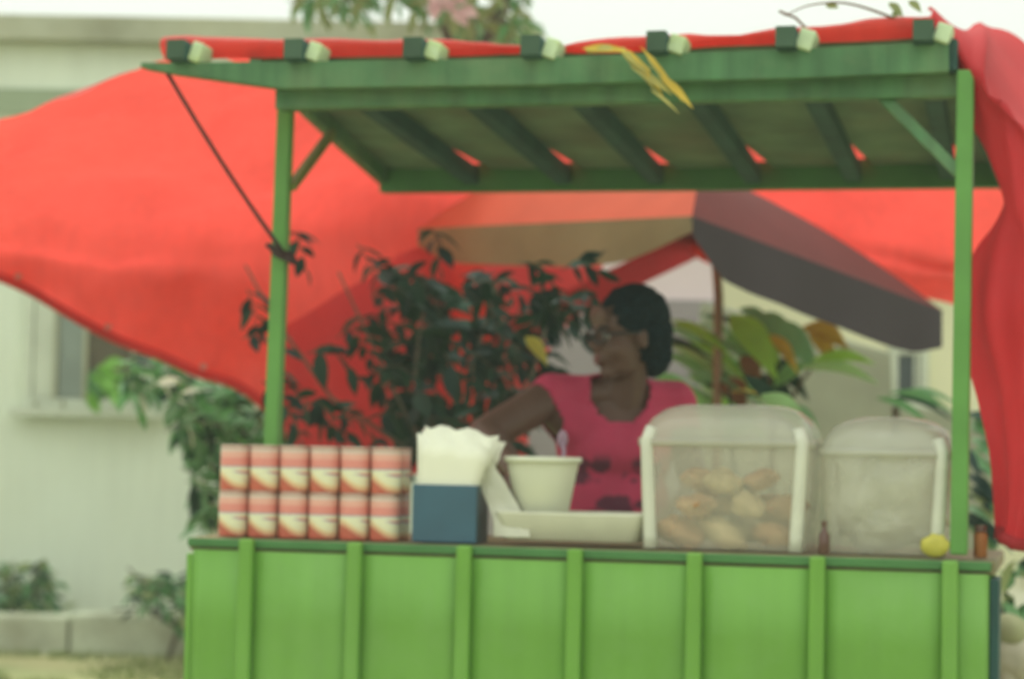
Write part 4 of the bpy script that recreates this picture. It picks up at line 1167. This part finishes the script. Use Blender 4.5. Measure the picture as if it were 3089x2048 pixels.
# tree behind the roof, with blossoms
sp7 = region([(870, -20), (900, -400), (1500, -500), (1700, -200), (1590, 30), (1560, 100), (1610, 170), (1480, 190), (1360, 190), (1330, 80), (1240, 10), (1080, 30), (1000, 50), (900, 25)], 8.6, 10.2, 1500, lambda x, y: max(.12, .5 + 1.1 * noise.noise(Vector((x / 110, y / 110, 4)))))
bs7 = footed(1420, 9.6)
lm7 = [leaf_mesh('leaf', .12, .04, L_soft, .2), leaf_mesh('leaf', .12, .04, L_olive, .2), leaf_mesh('leaf', .12, .04, L_mid, .2), leaf_mesh('leaf', .12, .045, L_olive, .3)]
tr = scatter_plant('garden_tree', 'loose green tree with a pink blossom rising above the stall roof', 'tree', bs7, [[bs7, P(1420, 900, 9.6), P(1440, 300, 9.6), P(1380, -300, 9.6)], [P(1440, 300, 9.6), P(1300, -50, 9.5), P(1050, -100, 9.4)], [P(1440, 250, 9.6), P(1520, 0, 9.6), P(1560, -200, 9.6)]], sp7, lm7, 200, stemr=.05, jit=.4, clump=7)
for k in range(14):
    p = P(1345 + random.uniform(-38, 50), 5 + random.uniform(-40, 30), 8.55)
    blade(tr, bs7, p, p + Vector((random.uniform(-.05, .09), -.02, random.uniform(-.09, .03))), .06, L_pink, .1, name='petal')
# withered frond hanging over the beam
fb = CW(C(1880, 150, -.05))
fr_ = empty('withered_frond', fb, 'withered yellow palm frond hanging over the front beam', 'frond')
strands = [((1755, 148), (1900, 158), .02), ((1860, 140), (1985, 285), .016), ((1868, 150), (1960, 230), .014), ((1895, 150), (2005, 300), .012), ((1900, 200), (2030, 290), .018), ((1950, 160), (1998, 240), .016), ((1985, 225), (2092, 330), .02), ((1960, 270), (2050, 345), .008), ((1850, 145), (1800, 150), .015), ((1930, 140), (2060, 310), .01)]
MB().tube([Vector((-.08, .03, .0)), Vector((0, 0, .0)), CW(C(1960, 215, -.06)) - fb], .005, 6).build('stem', L_straw, fr_)
for k, (a, c_, wd_) in enumerate(strands):
    blade(fr_, fb, CW(C(*a, -.055 - .003 * k)), CW(C(*c_, -.07 - .004 * k)), wd_, L_straw if k % 3 else L_gold, .04, name='leaflet')
# twig lying on top of the roof tarp
tb_ = CW(C(2760, 70, .06))
tw = empty('dry_twig', tb_, 'thin dry twig arching above the red roof tarp', 'twig')
pts = smoothline([CW(C(2775, 90, .06)), CW(C(2640, 35, .05)), CW(C(2540, 10, .05)), CW(C(2440, 18, .05)), CW(C(2365, 50, .05))], 6)
MB().tube([p - tb_ for p in pts], .0035, 6, .0012).tube([CW(C(2350, 35, .06)) - tb_, CW(C(2400, 55, .06)) - tb_, CW(C(2440, 95, .06)) - tb_], .003, 6).build('branch', L_brown, tw)
for a, c_ in (((2490, 18), (2530, 26)), ((2680, 10), (2725, 55)), ((2740, 5), (2780, 40)), ((2690, 40), (2712, 50))):
    blade(tw, tb_, CW(C(*a, .05)), CW(C(*c_, .05)), .02, L_olive, .1)

# grass tufts on the verge
def tufts():
    b = MB()
    for k in range(2600):
        x, y = random.uniform(-4.5, -1.2), random.uniform(9.6, 12.4)
        if noise.noise(Vector((x * 1.4, y * 1.4, 2))) < -.05: continue
        for j in range(3):
            a = random.uniform(0, 6.28); h = random.uniform(.02, .055); dx = Vector((math.cos(a), math.sin(a), 0)) * .006
            p = Vector((x + random.gauss(0, .02), y + random.gauss(0, .02), -.012)); t = p + Vector((random.gauss(0, .02), random.gauss(0, .02), h))
            b.poly([p - dx, p + dx, t])
    o = b.build('grass', mat('verge_grass', (.2, .25, .08), var=.3, trans=.3)); tag(o, kind='stuff')
tufts()
